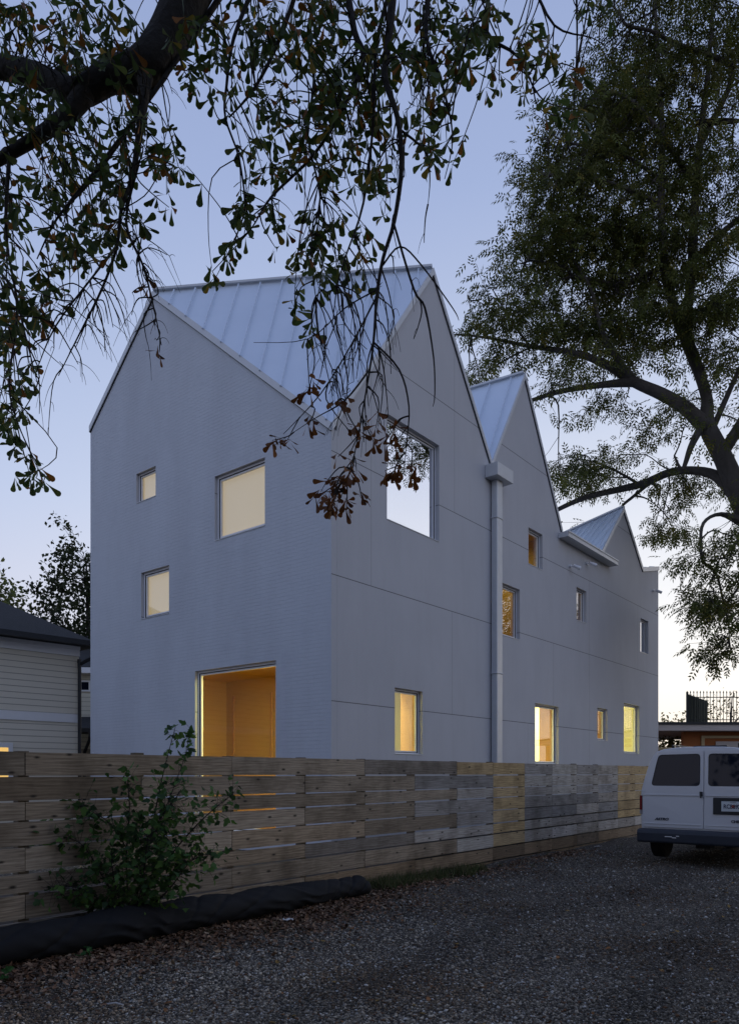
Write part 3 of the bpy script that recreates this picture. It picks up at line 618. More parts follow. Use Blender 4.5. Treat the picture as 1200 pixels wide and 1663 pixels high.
lwin = rrect([(-.81,1.335),(.02,1.335),(.02,1.895),(-.685,1.885)],.07); rwin = rrect([(.15,1.335),(.83,1.335),(.70,1.885),(.15,1.895)],.07)
dl = rplate(ldoor,-.022,.004,'rear_door',M['van'],van,.006,lwin[::-1]); drr = rplate(rdoor,-.022,.004,'rear_door',M['van'],van,.006,rwin[::-1])
shr = lambda P,s: [tuple(np.array(p)*(1-s)+np.mean(P,0)*s) for p in P]
for wn, par in ((lwin,dl),(rwin,drr)):
    rplate(shr(wn,-.004),-.014,-.004,'window_seal',M['rubber'],par,0); rplate(shr(wn,.03),-.0165,-.0145,'window',M['vglass'],par,0)
for xa,xb,par in ((-.94,sp-.03,dl),(sp+.03,.94,drr)):
    for za,zb in ((1.165,1.185),(.655,.675)): mb = MB(); mb.box(xa,xb,-.031,-.0225,za,zb); mb.build('crease', M['van'], par, bevel=.003)
mb = MB(); mb.box(.02,.065,-.05,-.0225,1.16,1.24); mb.box(.03,.055,-.062,-.05,1.13,1.21); mb.build('handle', M['dark'], dl, bevel=.005)
for z in (.72,1.16):
    mb = MB(); mb.tube([(-.965,-.015,z),(-.965,-.015,z+.09)],.014,8); mb.box(-.965,-.925,-.028,-.0225,z,z+.09); mb.build('hinge', M['van'], dl)
    mb = MB(); mb.tube([(.965,-.015,z),(.965,-.015,z+.09)],.014,8); mb.box(.925,.965,-.028,-.0225,z,z+.09); mb.build('hinge', M['van'], drr)
for s in (-1,1):
    mb = MB(); mb.box(min(s*.965,s*1.008),max(s*.965,s*1.008),-.03,.05,.90,1.16); tl = mb.build('tail_light', M['tail'], van, bevel=.008)
    mb = MB(); mb.box(min(s*.967,s*1.006),max(s*.967,s*1.006),-.032,.05,.83,.895); mb.build('reverse_lens', M['clear'], tl)
mb = MB(); prof = [(-.14,.33),(-.165,.36),(-.17,.50),(-.15,.555),(-.02,.575),(.02,.33)]
for a_,b_ in ((-1.01,1.01),):
    mb.add([(x,y,z) for x in (a_,b_) for y,z in prof],[tuple(range(6)),tuple(range(11,5,-1))]+[(i,(i+1)%6,(i+1)%6+6,i+6) for i in range(6)])
bp = mb.build('rear_bumper', M['plastic'], van, bevel=.012)
for s in (-1,1):
    mb = MB(); mb.box(min(s*.93,s*1.02),max(s*.93,s*1.02),-.10,.55,.34,.56); mb.build('bumper_corner', M['plastic'], bp, bevel=.02)
mb = MB()
for x,z,l in ((-.52,.445,.12),(-.40,.43,.07),(-.33,.46,.05)): mb.box(x,x+l,-.1735,-.1705,z,z+.012)
mb.build('scuff', M['white'], bp)
mb = MB(); mb.box(.235,.90,-.045,-.023,.86,1.145); lp = mb.build('plate_recess', M['dark'], drr, bevel=.01)
def text(body_, size, loc, m, name, parent, ext=.002, sx=1.0, rot=(math.pi/2,0,0), shear=0, off=0):
    c = bpy.data.curves.new(name,'FONT'); c.body = body_; c.size = size; c.extrude = ext; c.align_x = 'CENTER'; c.align_y = 'CENTER'; c.materials.append(m); c.shear = shear; c.offset = off; c.resolution_u = 3
    tmp = bpy.data.objects.new(name, c); me = bpy.data.meshes.new_from_object(tmp); bpy.data.objects.remove(tmp)
    o = bpy.data.objects.new(name, me); link(o, parent); o.location = loc; o.rotation_euler = rot; o.scale = (sx,1,1); return o
mb = MB(); mb.box(.37,.74,-.054,-.046,.915,1.085); pl = mb.build('licence_plate', M['plate'], drr, bevel=.003)
mb = MB(); V_,F_ = tube([(0.552,-.0548,1.0),(0.552,-.0565,1.0)],[.026,.026],14); mb.add(V_,F_); mb.build('peach_emblem', M['peach'], pl)
text('RCB8929', .098, (.555,-.0575,.995), M['ink'], 'plate_number', pl, .001, .80, off=.002)
text('GEORGIA', .022, (.555,-.0565,1.068), M['ink'], 'plate_state', pl, .0005, 1)
text('ASTRO', .058, (-.62,-.026,.745), M['badge'], 'badge_lettering', dl, .004, 1.25, shear=.3, off=.003)
text('CHEVROLET', .058, (.70,-.026,.745), M['badge'], 'badge_lettering', drr, .004, 1.15, off=.003)
for s,y in ((-1,.75),(1,.75),(-1,3.75),(1,3.75)):
    x = s*.86; mb = MB(); V_,F_ = tube([(x-.12,y,.34),(x-.10,y,.34),(x+.10,y,.34),(x+.12,y,.34)],[.31,.345,.345,.31],28); mb.add(V_,F_); wh = mb.build('wheel', M['rubber'], van)
    mb = MB(); V_,F_ = tube([(x+s*.10,y,.34),(x+s*.125,y,.34)],[.2,.18],20); mb.add(V_,F_); mb.build('rim', M['rim'], wh)
mb = MB(); mb.box(-.8,.8,.3,4.2,.30,.40); mb.box(-.12,.12,.25,.5,.24,.34); mb.tube([(.4,.0,.27),(.4,1.6,.27)],.03,8); mb.tube([(-.75,.75,.34),(.75,.75,.34)],.05,8); mb.build('underbody', M['dark'], van)
for s in (-1,1):
    mb = MB(); 
    for ya,yb in ((.5,1.7),(1.8,2.8)):
        q = [(s*.985,ya,1.32),(s*.985,yb,1.32),(s*.872,yb,1.74),(s*.872,ya,1.74)]; o=np.array((s*.012,0,.004)); q2=[tuple(np.array(p)+o) for p in q]
        mb.add(q+q2,[(0,1,2,3),(7,6,5,4),(0,4,5,1),(1,5,6,2),(2,6,7,3),(3,7,4,0)])
    mb.build('side_window', M['vglass'], van)
    mb = MB(); mb.tube([(s*.55,.35,2.06),(s*.55,2.6,2.06)],.014,8); mb.box(s*.55-.02,s*.55+.02,.4,.45,1.99,2.05); mb.box(s*.55-.02,s*.55+.02,2.5,2.55,1.99,2.05); mb.build('roof_rail', M['dark'], van)
mb = MB(); mb.box(-.12,.42,.10,.20,2.008,2.035); mb.build('brake_light_housing', M['dark'], van, bevel=.01)
mb = MB(); q=[(-.72,3.06,1.98),(.72,3.06,1.98),(.84,3.78,1.45),(-.84,3.78,1.45)]; mb.add(q+[(x,y+.02,z+.03) for x,y,z in q],[(0,1,2,3),(7,6,5,4),(0,4,5,1),(1,5,6,2),(2,6,7,3),(3,7,4,0)]); mb.build('windscreen', M['vglass'], van)
# ------------------------------------------------------------------ trees
def leaf_oak():                                          # spatulate leaf, base at the origin, tip along +y, slightly cupped
    w = [(0,.010),(.22,.030),(.45,.072),(.68,.140),(.84,.190),(.95,.155),(1.0,.06)]
    V = [];
    for y,x in w: V += [(-x,y,.25*x-.10*y*y),(0,y,-.10*y*y),(x,y,.25*x-.10*y*y)]
    Fc = []
    for i in range(len(w)-1):
        a=i*3; Fc += [(a,a+1,a+4,a+3),(a+1,a+2,a+5,a+4)]
    return np.array(V), np.array(Fc)
OV, OF = leaf_oak()
def jitter_tint(n, per, choices, probs, lo=.6, hi=1.3):
    c = np.array(choices)[rng.choice(len(choices), n, p=probs)]*rng.uniform(lo,hi,(n,1)); return np.repeat(c, per, 0)
def pxtube(mb, pts, n=6, sub=4):                         # pts rows: px, py, depth, radius
    w = np.array([[*P3(a,b,d), r] for a,b,d,r in pts]); q = smooth_path(w, sub); mb.tube(q[:,:3], np.maximum(q[:,3],.0012), n); return q
def w3tube(mb, pts, n=8, sub=5):
    q = smooth_path(np.array(pts,float), sub); mb.tube(q[:,:3], q[:,3], n); return q
# ---- the oak whose boughs hang over the camera
oak = empty('oak_tree', (2.3,-3.6,0), 0, label='water oak with leafy drooping twigs hanging across the top of the view', cat='tree')
def local(o, base): o.location = tuple(-v for v in base); return o
ob = MB(); OB = (2.3,-3.6,0)
w3tube(ob, [(2.3,-3.6,-.2,.52),(2.25,-3.55,.6,.40),(2.1,-3.3,3,.34),(1.9,-3.0,5.2,.31)], 14)
L0 = w3tube(ob, [(1.9,-3.0,5.0,.28),(1.4,-1.4,6.6,.22),(.5,.6,7.4,.18),(-.35,2.4,7.0,.15),(-.85,3.5,6.35,.14),tuple(P3(330,-60,4.1))+(.125,)], 12)
L1 = w3tube(ob, [(1.9,-3.0,5.2,.22),(2.0,-1,7.0,.16),(1.7,1.4,7.6,.11),(1.2,3.0,7.2,.08),(.9,3.9,6.6,.05),(.3,4.0,6.5,.035),(-.3,4.0,6.4,.025)], 9)
L2 = w3tube(ob, [(1.9,-3.0,5.2,.2),(3.2,-2,7.2,.15),(3.4,.6,8.0,.1),(2.6,2.6,7.7,.06),(1.9,3.8,7.0,.035),(1.3,4.1,6.5,.02)], 8)
L3 = w3tube(ob, [(1.4,-1.4,6.5,.18),(-1.0,-.6,7.6,.13),(-3.0,1.2,7.8,.09),(-3.8,3.2,7.0,.06),(-3.6,4.2,6.4,.04)], 8)
L4 = w3tube(ob, [(2.1,-3.2,4.6,.2),(4.2,-4,6.8,.14),(6,-4,7.8,.08)], 8)
G = []
def guide(*pts): q = pxtube(ob, pts, 5 if pts[0][3] < .03 else 10); G.append(q); return q
guide((330,-60,4.1,.125),(300,0,4.08,.115),(264,70,4.0,.10),(232,112,3.95,.10),(180,122,4.0,.078),(125,150,4.0,.066),(60,122,4.1,.062),(0,108,4.2,.06),(-90,95,4.3,.055))
guide((150,135,4.0,.06),(110,185,3.95,.045),(60,222,3.9,.034),(0,258,3.9,.028),(-70,300,3.9,.022))
guide((236,110,3.95,.05),(232,165,3.85,.026),(226,220,3.8,.018),(214,290,3.75,.012),(197,340,3.7,.009),(190,400,3.7,.007),(165,470,3.7,.006),(130,540,3.7,.004),(95,610,3.7,.002))
guide((225,265,3.78,.008),(205,360,3.7,.007),(232,430,3.7,.006),(250,500,3.7,.004),(262,560,3.7,.002))
guide((190,400,3.7,.006),(150,450,3.6,.005),(90,530,3.6,.004),(60,600,3.6,.002))
guide((385,-50,4.2,.02),(320,50,4.1,.016),(262,130,4.0,.013),(215,200,3.9,.010),(150,290,3.8,.008),(95,350,3.7,.006),(60,420,3.7,.003))
guide((300,75,4.05,.014),(250,150,3.9,.011),(160,270,3.8,.008),(110,330,3.8,.005))
guide((420,-40,4.0,.014),(380,60,3.9,.010),(368,140,3.9,.008),(366,190,3.85,.006),(388,255,3.8,.005),(400,330,3.8,.002))
guide((490,-40,4.0,.014),(455,60,3.95,.011),(415,140,3.9,.008),(372,190,3.85,.004))
guide((560,-40,3.9,.020),(575,50,3.8,.017),(590,95,3.75,.014),(560,170,3.7,.010),(510,250,3.7,.008),(440,320,3.65,.006),(405,375,3.6,.003),(345,440,3.6,.002))
guide((520,-40,4.1,.014),(500,60,4.0,.010),(510,130,3.9,.008),(500,220,3.8,.006),(520,320,3.8,.005),(505,400,3.7,.004),(515,500,3.7,.002))
guide((640,-40,3.7,.024),(632,60,3.6,.019),(625,125,3.55,.016),(645,190,3.5,.0135),(652,270,3.5,.012),(640,360,3.5,.010),(622,420,3.5,.009),(612,480,3.5,.008),(606,560,3.5,.006),(592,650,3.5,.004),(575,740,3.5,.003),(553,810,3.5,.0015))
guide((640,-40,3.8,.012),(612,70,3.7,.010),(606,200,3.65,.007),(590,330,3.6,.006),(560,420,3.6,.004),(545,470,3.6,.002))
guide((640,365,3.5,.006),(672,470,3.5,.006),(690,500,3.5,.0055),(704,580,3.5,.004),(706,640,3.5,.003),(703,660,3.5,.0015))
guide((606,555,3.5,.005),(648,600,3.5,.005),(664,660,3.5,.004),(660,720,3.5,.0025),(655,770,3.5,.0015))
guide((622,430,3.5,.005),(650,400,3.5,.004),(684,430,3.5,.004),(735,500,3.5,.003),(745,520,3.5,.0015))
guide((612,480,3.5,.005),(570,560,3.5,.004),(520,640,3.5,.003),(460,705,3.5,.0015))
guide((600,600,3.5,.005),(560,650,3.45,.004),(510,680,3.45,.002),(450,720,3.4,.001))
guide((700,-40,3.9,.014),(692,60,3.8,.011),(716,130,3.75,.008),(735,220,3.7,.004),(722,290,3.7,.002))
guide((650,210,3.5,.006),(690,245,3.5,.005),(698,290,3.5,.003),(694,340,3.5,.0012))
guide((800,-40,4.0,.013),(790,50,3.9,.010),(840,90,3.85,.007),(870,150,3.8,.003))
guide((935,-40,4.0,.007),(937,60,4.0,.005),(934,130,3.9,.004),(931,190,3.9,.0015))
guide((860,-40,4.1,.010),(900,40,4.0,.006),(960,60,4.0,.003),(985,75,4.0,.0015))
guide((15,255,3.9,.012),(10,380,3.8,.008),(28,500,3.7,.006),(15,620,3.6,.005),(30,690,3.6,.003),(75,790,3.6,.0015))
guide((-20,420,3.8,.010),(20,470,3.7,.006),(45,560,3.65,.004),(60,620,3.6,.002))
guide((612,470,3.5,.004),(560,500,3.5,.003),(500,550,3.5,.002),(412,556,3.5,.001))
for a,b_ in (((420,-40,4.0),(L0,-2)),((490,-40,4.0),(L1,-1)),((385,-50,4.2),(L0,-3)),((560,-40,3.9),(L1,-1)),((520,-40,4.1),(L1,-1)),((640,-40,3.7),(L1,-5)),((640,-40,3.8),(L1,-5)),((700,-40,3.9),(L1,-8)),((800,-40,4.0),(L2,-2)),((935,-40,4.0),(L2,-5)),((860,-40,4.1),(L2,-3))):
    s_ = b_[0][b_[1]][:3]; t_ = P3(*a); m_ = (s_+t_)/2+np.array((0,-.1,.25)); w3tube(ob, [(*s_,.022),(*m_,.018),(*t_,.014)], 6)
GP = np.vstack([q[:-1] for q in G]+[L0,L1,L2,L3,L4])
leafpos, leafdir, leafsc, leafkind = [], [], [], []
def twig(c, n_leaf=6, kind=0, bare=False, r=.0028, maxr=.9):
    c = np.array(c,float); dd = np.linalg.norm((GP[:,:3]-c-np.array((0,0,.12)))*np.array((1,1,.8)),axis=1); i_ = int(np.argmin(dd+rng.uniform(0,.10,len(dd)))); g = GP[i_,:3]
    d = c-g; ln = np.linalg.norm(d)
    if ln > maxr: return
    side = rng.normal(0,.10*ln,3); m1 = g+d*.35+side+np.array((0,0,.10*ln)); m2 = g+d*.75+side*.6+np.array((0,0,.06*ln))
    q = smooth_path(np.array([(*g,r*1.5),(*m1,r*1.15),(*m2,r*.9),(*c,r*.6)]),3); ob.tube(q[:,:3],q[:,3],4)
    if bare:
        for _ in range(rng.integers(1,4)):
            j = rng.integers(3,len(q)); dv = d/ln; l_ = rng.uniform(.03,.12); sd_ = rng.normal(0,.5,3); p_ = q[j,:3]; pts = [(*p_,r*.6)]
            for w_ in range(3): p_ = p_+(dv*.6+sd_*(1-.25*w_)+np.array((0,0,-.25-.25*w_)))*l_/2.4; pts.append((*p_,r*(.55-.12*w_)))
            qq = smooth_path(np.array(pts),2); ob.tube(qq[:,:3],qq[:,3],3)
        return
    for wh in range(1+(rng.random()<.5)):
        o_ = c if wh == 0 else q[-4,:3]
        for _ in range(n_leaf):
            dr = rng.normal(0,1,3)*np.array((1,1,.55))+np.array((0,0,-.95)); leafpos.append(o_+rng.normal(0,.008,3)); leafdir.append(dr); leafsc.append(rng.uniform(.055,.094)*(.85 if kind else 1)); leafkind.append(kind)
def ell(cx,cy,rx,ry,n,d0=3.45,d1=4.3,kind=0,bare=False,nl=6):
    n = int(round(n*(.5 if bare else (1 if kind else .54))))
    for _ in range(n):
        a = rng.uniform(0,2*math.pi); q = math.sqrt(rng.uniform(0,1)); twig(P3(cx+rx*q*math.cos(a), cy+ry*q*math.sin(a), rng.uniform(d0,d1)), int(rng.integers(nl-2,nl+2)), kind, bare)
for a in ((60,50,130,90,75),(180,40,90,70,45),(330,80,60,80,26),(340,20,60,40,16),(60,200,110,110,80),(190,230,80,80,42),(50,360,80,90,60),(170,330,90,70,44),(215,270,60,60,24),(265,340,12,40,4),(290,225,30,50,10),(130,400,60,40,14),
          (25,540,45,100,50),(60,480,50,50,24),(20,680,26,60,18),(50,760,30,32,9),
          (420,50,70,70,24),(490,110,90,100,46),(470,30,80,50,26),(570,60,90,90,50),(660,60,90,90,52),(560,200,90,90,44),(440,230,55,90,26),(385,180,20,60,6),(440,350,60,55,15),(500,330,80,70,24),(590,300,60,80,22),(600,180,80,80,24),
          (530,430,65,60,30),(600,430,40,50,10),(510,480,40,40,8),(345,445,18,20,3),(390,400,30,40,5),(500,520,18,30,4),(690,180,55,85,30),(712,265,25,30,8),(735,70,70,60,26),(830,40,70,55,22),(800,110,70,50,16),(870,110,40,50,10),(895,170,20,25,3),(930,90,30,35,6),(935,175,18,20,4),(950,25,30,25,5),(980,10,25,25,3)): ell(*a)
for a in ((455,712,14,14,2),(530,650,45,30,4),(600,740,35,50,6),(560,800,30,30,7),(545,760,35,25,5),(645,770,30,22,3),(500,690,12,12,1),(640,700,25,30,3),(525,810,18,18,3)): ell(*a, d0=3.4,d1=3.6, kind=1, nl=5)
for a in ((262,570,4,4,1),(240,462,25,10,3)): ell(*a, d0=3.65,d1=3.75, kind=1, nl=3)
for a in ((170,480,95,70,60),(120,560,70,50,30),(220,420,60,50,22),(575,560,60,90,46),(590,660,60,60,26),(560,600,90,60,20),(650,420,60,60,10),(640,560,50,80,10),(240,520,40,50,12),(540,200,150,160,50),(150,200,150,150,50),(90,700,30,60,5)): ell(*a, bare=True, d0=3.45, d1=3.85)
# the rest of the crown, over and behind the camera
for q in (L0,L1,L2,L3,L4):
    for _ in range(620 if q is L3 else 230):  # left bough made denser, out of view, to shade the fence's left end
        p = q[rng.integers(3,len(q)),:3]+rng.normal(0,.85,3)+np.array((0,-.4,.5))
        if p[1] > 0 and p[2] < 1.6+1.12*p[1]: continue
        twig(p, 7, 0, maxr=1.6)
local(ob.build('trunk', M['bark'], oak, smooth=True, recalc=False), OB)
lp_, ld_, ls_, lk_ = map(np.array,(leafpos,leafdir,leafsc,leafkind)); Vl, Fl = stamp(OV, OF, lp_, frames(ld_), ls_)
tint = jitter_tint(len(lp_), len(OV), [(.075,.115,.03),(.105,.13,.035),(.052,.085,.027),(.28,.20,.035),(.24,.10,.022)], [.42,.24,.2,.06,.08])
dry = np.repeat(lk_==1, len(OV)); tint[dry] = jitter_tint(len(lp_), len(OV), [(.13,.05,.015),(.19,.08,.025)],[.6,.4])[dry]
local(raw_mesh('crown', Vl, Fl, M['tint_leaf'], oak, tint), OB)
print('oak leaves', len(lp_))
# ---- the big pecan beside the house
pecan = empty('pecan_tree', (15.2,24.6,0), 0, label='huge spreading tree with grey limbs and feathery leaves rising right of the house', cat='tree'); PB = (15.2,24.6,0)
pb = MB(); PG = []
def limb(*pts, n=9): q = pxtube(pb, pts, n); PG.append(q); return q
limb((1352,1345,24.6,.75),(1338,1200,24.6,.56),(1300,1040,24.5,.46),(1245,910,24.4,.40),(1205,815,24.2,.34),(1175,745,24.1,.29),(1148,690,24,.26),(1148,650,24,.18),(1137,610,24,.17),(1124,575,24,.19),(1112,540,24,.18),(1118,490,24,.15),(1124,428,24,.15),(1128,330,24,.13),(1140,200,24,.10),(1152,90,24,.07),(1160,-60,24,.04),n=12)
limb((1149,695,24,.26),(1112,662,23.8,.21),(1075,640,23.7,.19),(1030,620,23.6,.16),(985,592,23.5,.13),(932,573,23.5,.09),(860,562,23.6,.065),(795,549,23.8,.04),(742,543,24,.03),(718,548,24,.015))
limb((1032,620,23.6,.16),(975,625,23.5,.10),(912,635,23.4,.08),(866,649,23.6,.06),(800,670,23.8,.04),(775,700,23.8,.02))
limb((1025,615,23.6,.16),(1000,580,23.2,.10),(975,530,23,.07),(960,470,23,.05),(930,420,23,.03))
limb((1200,805,24.2,.30),(1162,772,24.6,.17),(1122,764,25.4,.14),(1085,768,26.3,.14),(1045,785,27.2,.14),(1000,796,27.6,.12),(950,808,27.6,.10),(905,828,27.6,.08),(865,850,27.6,.05))
limb((1060,780,27,.08),(1030,805,27.6,.06),(1008,825,27.8,.05),(1005,850,27.8,.03)); limb((1040,788,27.3,.06),(1010,770,27.3,.045),(980,755,27.3,.03),(940,745,27.3,.02))
limb((1140,690,24,.14),(1122,725,23.8,.10),(1108,762,23.7,.06),(1095,740,23.6,.03))
limb((1112,540,24,.24),(1095,500,23.9,.16),(1080,430,23.8,.13),(1074,330,23.7,.11),(1075,200,23.6,.08),(1068,90,23.6,.06),(1062,-40,23.6,.03))
limb((1080,430,23.8,.08),(1013,461,23.5,.08),(970,456,23.4,.07),(931,448,23.3,.06),(917,434,23.3,.05),(868,423,23.3,.03),(845,428,23.3,.02)); limb((931,448,23.3,.04),(915,452,23.2,.03),(900,458,23.2,.015))
limb((1075,330,23.7,.08),(1000,300,23.5,.06),(935,283,23.4,.05),(890,284,23.4,.045),(875,276,23.4,.03),(862,272,23.4,.015))
limb((1140,230,24,.10),(1190,120,24.2,.09),(1150,88,23.8,.08),(1100,72,23.5,.06),(1060,50,23.4,.05),(1018,40,23.4,.045),(1005,20,23.4,.03),(975,-10,23.4,.02))
limb((1124,428,24,.12),(1170,380,24,.10),(1230,330,24,.07),(1290,280,24,.04)); limb((1128,300,24,.1),(1060,200,23,.08),(1000,150,23,.05),(940,180,23,.03))
limb((1230,895,24.3,.25),(1300,800,24,.2),(1400,700,24,.12),(1500,600,24,.06)); limb((1168,745,24.1,.2),(1230,640,24,.16),(1290,500,24,.12),(1340,300,24,.06))
limb((1160,690,24,.10),(1200,600,23.7,.07),(1220,560,23.7,.04)); limb((1130,200,24,.1),(1200,196,23.8,.05),(1170,192,23.8,.03),(1130,194,23.8,.02))
limb((1210,850,24.2,.18),(1170,835,23.9,.07),(1142,850,23.8,.055),(1138,885,23.8,.05),(1142,912,23.8,.045),(1162,930,23.8,.04),(1172,965,23.8,.035),(1182,1010,23.8,.025),(1186,1060,23.8,.012))
limb((1215,860,24.2,.08),(1180,900,23.9,.03),(1165,915,23.9,.02),(1150,960,23.9,.012)); limb((1230,900,24.2,.1),(1195,960,23.9,.04),(1165,990,23.9,.02),(1130,1000,23.9,.01))
limb((1075,330,23.7,.06),(1010,360,23.4,.05),(950,380,23.3,.03)); limb((1085,300,23.7,.06),(1010,250,23.4,.05),(920,230,23.3,.03),(895,215,23.3,.02)); limb((795,549,23.8,.03),(770,520,23.8,.02),(760,480,23.8,.012)); limb((860,562,23.6,.04),(830,520,23.5,.03),(800,470,23.5,.015)); limb((870,560,23.6,.03),(810,590,23.6,.025),(775,620,23.6,.012),(765,625,23.6,.01))
PGP = np.vstack(PG)[:,:3]
cl = []
holes = ((1160,222,26,26),(1215,215,30,24),(905,455,24,10),(1160,628,32,20),(905,700,16,12),(1010,690,18,14),(1040,655,12,10),(985,800,25,10),(900,160,30,20),(1100,735,14,10),(1065,720,12,10),(960,830,20,8))
def pel(cx,cy,rx,ry,n,d0=22.2,d1=25.6,hang=1):
    n = max(1,int(n*.14*(1.8 if cx < 1000 and cy < 620 else 1.35 if cx > 1050 and cy < 560 else 1.1)+.5))
    for _ in range(n):
        a = rng.uniform(0,2*math.pi); q = rng.uniform(0,1)**.5; x=cx+rx*q*math.cos(a); y=cy+ry*q*math.sin(a)
        if any(((x-h[0])/h[2])**2+((y-h[1])/h[3])**2 < 1.25 for h in holes): continue
        c0 = P3(x,y,rng.uniform(d0,d1)); tl = rng.normal(0,.22,2); sp_l = []
        for _k in range(7):
            o2 = rng.normal(0,.52,2); sp_l.append(c0+np.array((o2[0],o2[1],o2[0]*tl[0]+o2[1]*tl[1]+rng.normal(0,.12))))
        cl.append((c0,sp_l))
limb((1400,700,24,.12),(1480,600,22.5,.10),(1530,480,21.5,.07),(1560,380,20.5,.04)); PGP = np.vstack(PG)[:,:3]
pel(1540,350,130,130,150,19,22)
for a in ((1130,50,110,95,150),(1020,80,65,60,45),(970,190,75,55,62),(1080,170,120,90,165),(935,260,75,60,75),(905,330,55,45,40),(1090,320,120,100,185),(950,370,90,60,90),(1110,450,120,85,170),(880,430,70,40,30),(965,480,105,65,100),(800,500,50,40,20),(860,530,85,45,44),(1000,540,85,55,66),(1145,540,65,70,60),
          (785,590,45,45,15),(925,640,85,40,30),(955,715,85,60,46,25,28),(1060,690,80,60,36),(1175,650,40,60,18),(1020,770,105,45,32,26.6,29.5),(930,780,50,45,18,26.5,29),(1120,820,75,50,46,25.6,28),(1045,865,75,35,20,27.6,29.5),(1175,890,40,40,40),(1165,960,38,42,44),(1185,1035,28,34,32),(1152,1000,20,28,12),(1195,930,20,60,20),(990,560,70,40,20),
          (1290,200,120,200,160),(1320,520,150,150,110),(1330,800,130,120,60),(1240,700,50,100,25),(1150,-60,160,60,80),(1000,-50,80,40,15)): pel(*a)
rach_p, rach_d = [], []
for c0,spl in cl:
    dd = np.linalg.norm(PGP-c0-np.array((0,0,.3)),axis=1)*rng.uniform(1,1.35,len(PGP)); g = PGP[int(np.argmin(dd))]; d = c0-g; ln = np.linalg.norm(d)
    if ln > 6: continue
    m1 = g+d*.33+rng.normal(0,.07*ln,3)+np.array((0,0,.10*ln)); m2 = g+d*.7+rng.normal(0,.05*ln,3)+np.array((0,0,.08*ln))
    q = smooth_path(np.array([(*g,.022+.007*ln),(*m1,.018+.004*ln),(*m2,.016),(*c0,.010)]),3); pb.tube(q[:,:3],q[:,3],4,cap=False)
    for c in spl:
        g2 = q[rng.integers(len(q)//2,len(q)),:3]; dc = c-g2; hd = dc/(np.linalg.norm(dc)+1e-6)
        mm = (g2+c)/2+rng.normal(0,.05,3)+np.array((0,0,.06)); pb.tube([g2,mm,c],[.011,.008,.005],3,cap=False)
        for _ in range(rng.integers(6,10)):
            o_ = c+rng.normal(0,1,3)*np.array((.21,.21,.11)); dr = rng.normal(0,.6,3)*np.array((1,1,.6))+hd*.5+np.array((-.15,0,-.35)); rach_p.append(o_); rach_d.append(dr)
rp, rd_ = np.array(rach_p), np.array(rach_d)
lv = []; lf = []                                         # one compound leaf: nine narrow leaflets on a bent rachis
for i_,(t_,s_) in enumerate([(.2,-1),(.25,1),(.5,-1),(.55,1),(.8,-1),(.85,1),(1.0,0)]):
    b_ = np.array((0,t_,-.25*t_*t_)); d_ = np.array((s_*.85,.62,-.32)) if s_ else np.array((0,1,-.5)); d_ /= np.linalg.norm(d_); L_ = .46*(1-.25*abs(t_-.6)); w_ = np.cross(d_,(0,0,1)); w_ /= np.linalg.norm(w_)
    q = [b_, b_+d_*L_*.42+w_*.078, b_+d_*L_+np.array((0,0,-.05)), b_+d_*L_*.42-w_*.078]; lf.append([len(lv)+j for j in range(4)]); lv += q
lv, lf = np.array(lv), np.array(lf)
Vp, Fp_ = stamp(lv, lf, rp, frames(rd_, rng.normal(0,.35,(len(rp),3))+np.array((0,0,1.))@np.eye(3)), rng.uniform(.26,.40,len(rp)))
tp = jitter_tint(len(rp), len(lv), [(.10,.118,.028),(.125,.13,.032),(.075,.09,.028),(.20,.17,.035)],[.45,.3,.2,.05])
local(pb.build('trunk', M['bark2'], pecan, smooth=True, recalc=False), PB)
local(raw_mesh('crown', Vp, Fp_, M['pecan_leaf'], pecan, tp), PB); print('pecan leaves', len(rp)*9)
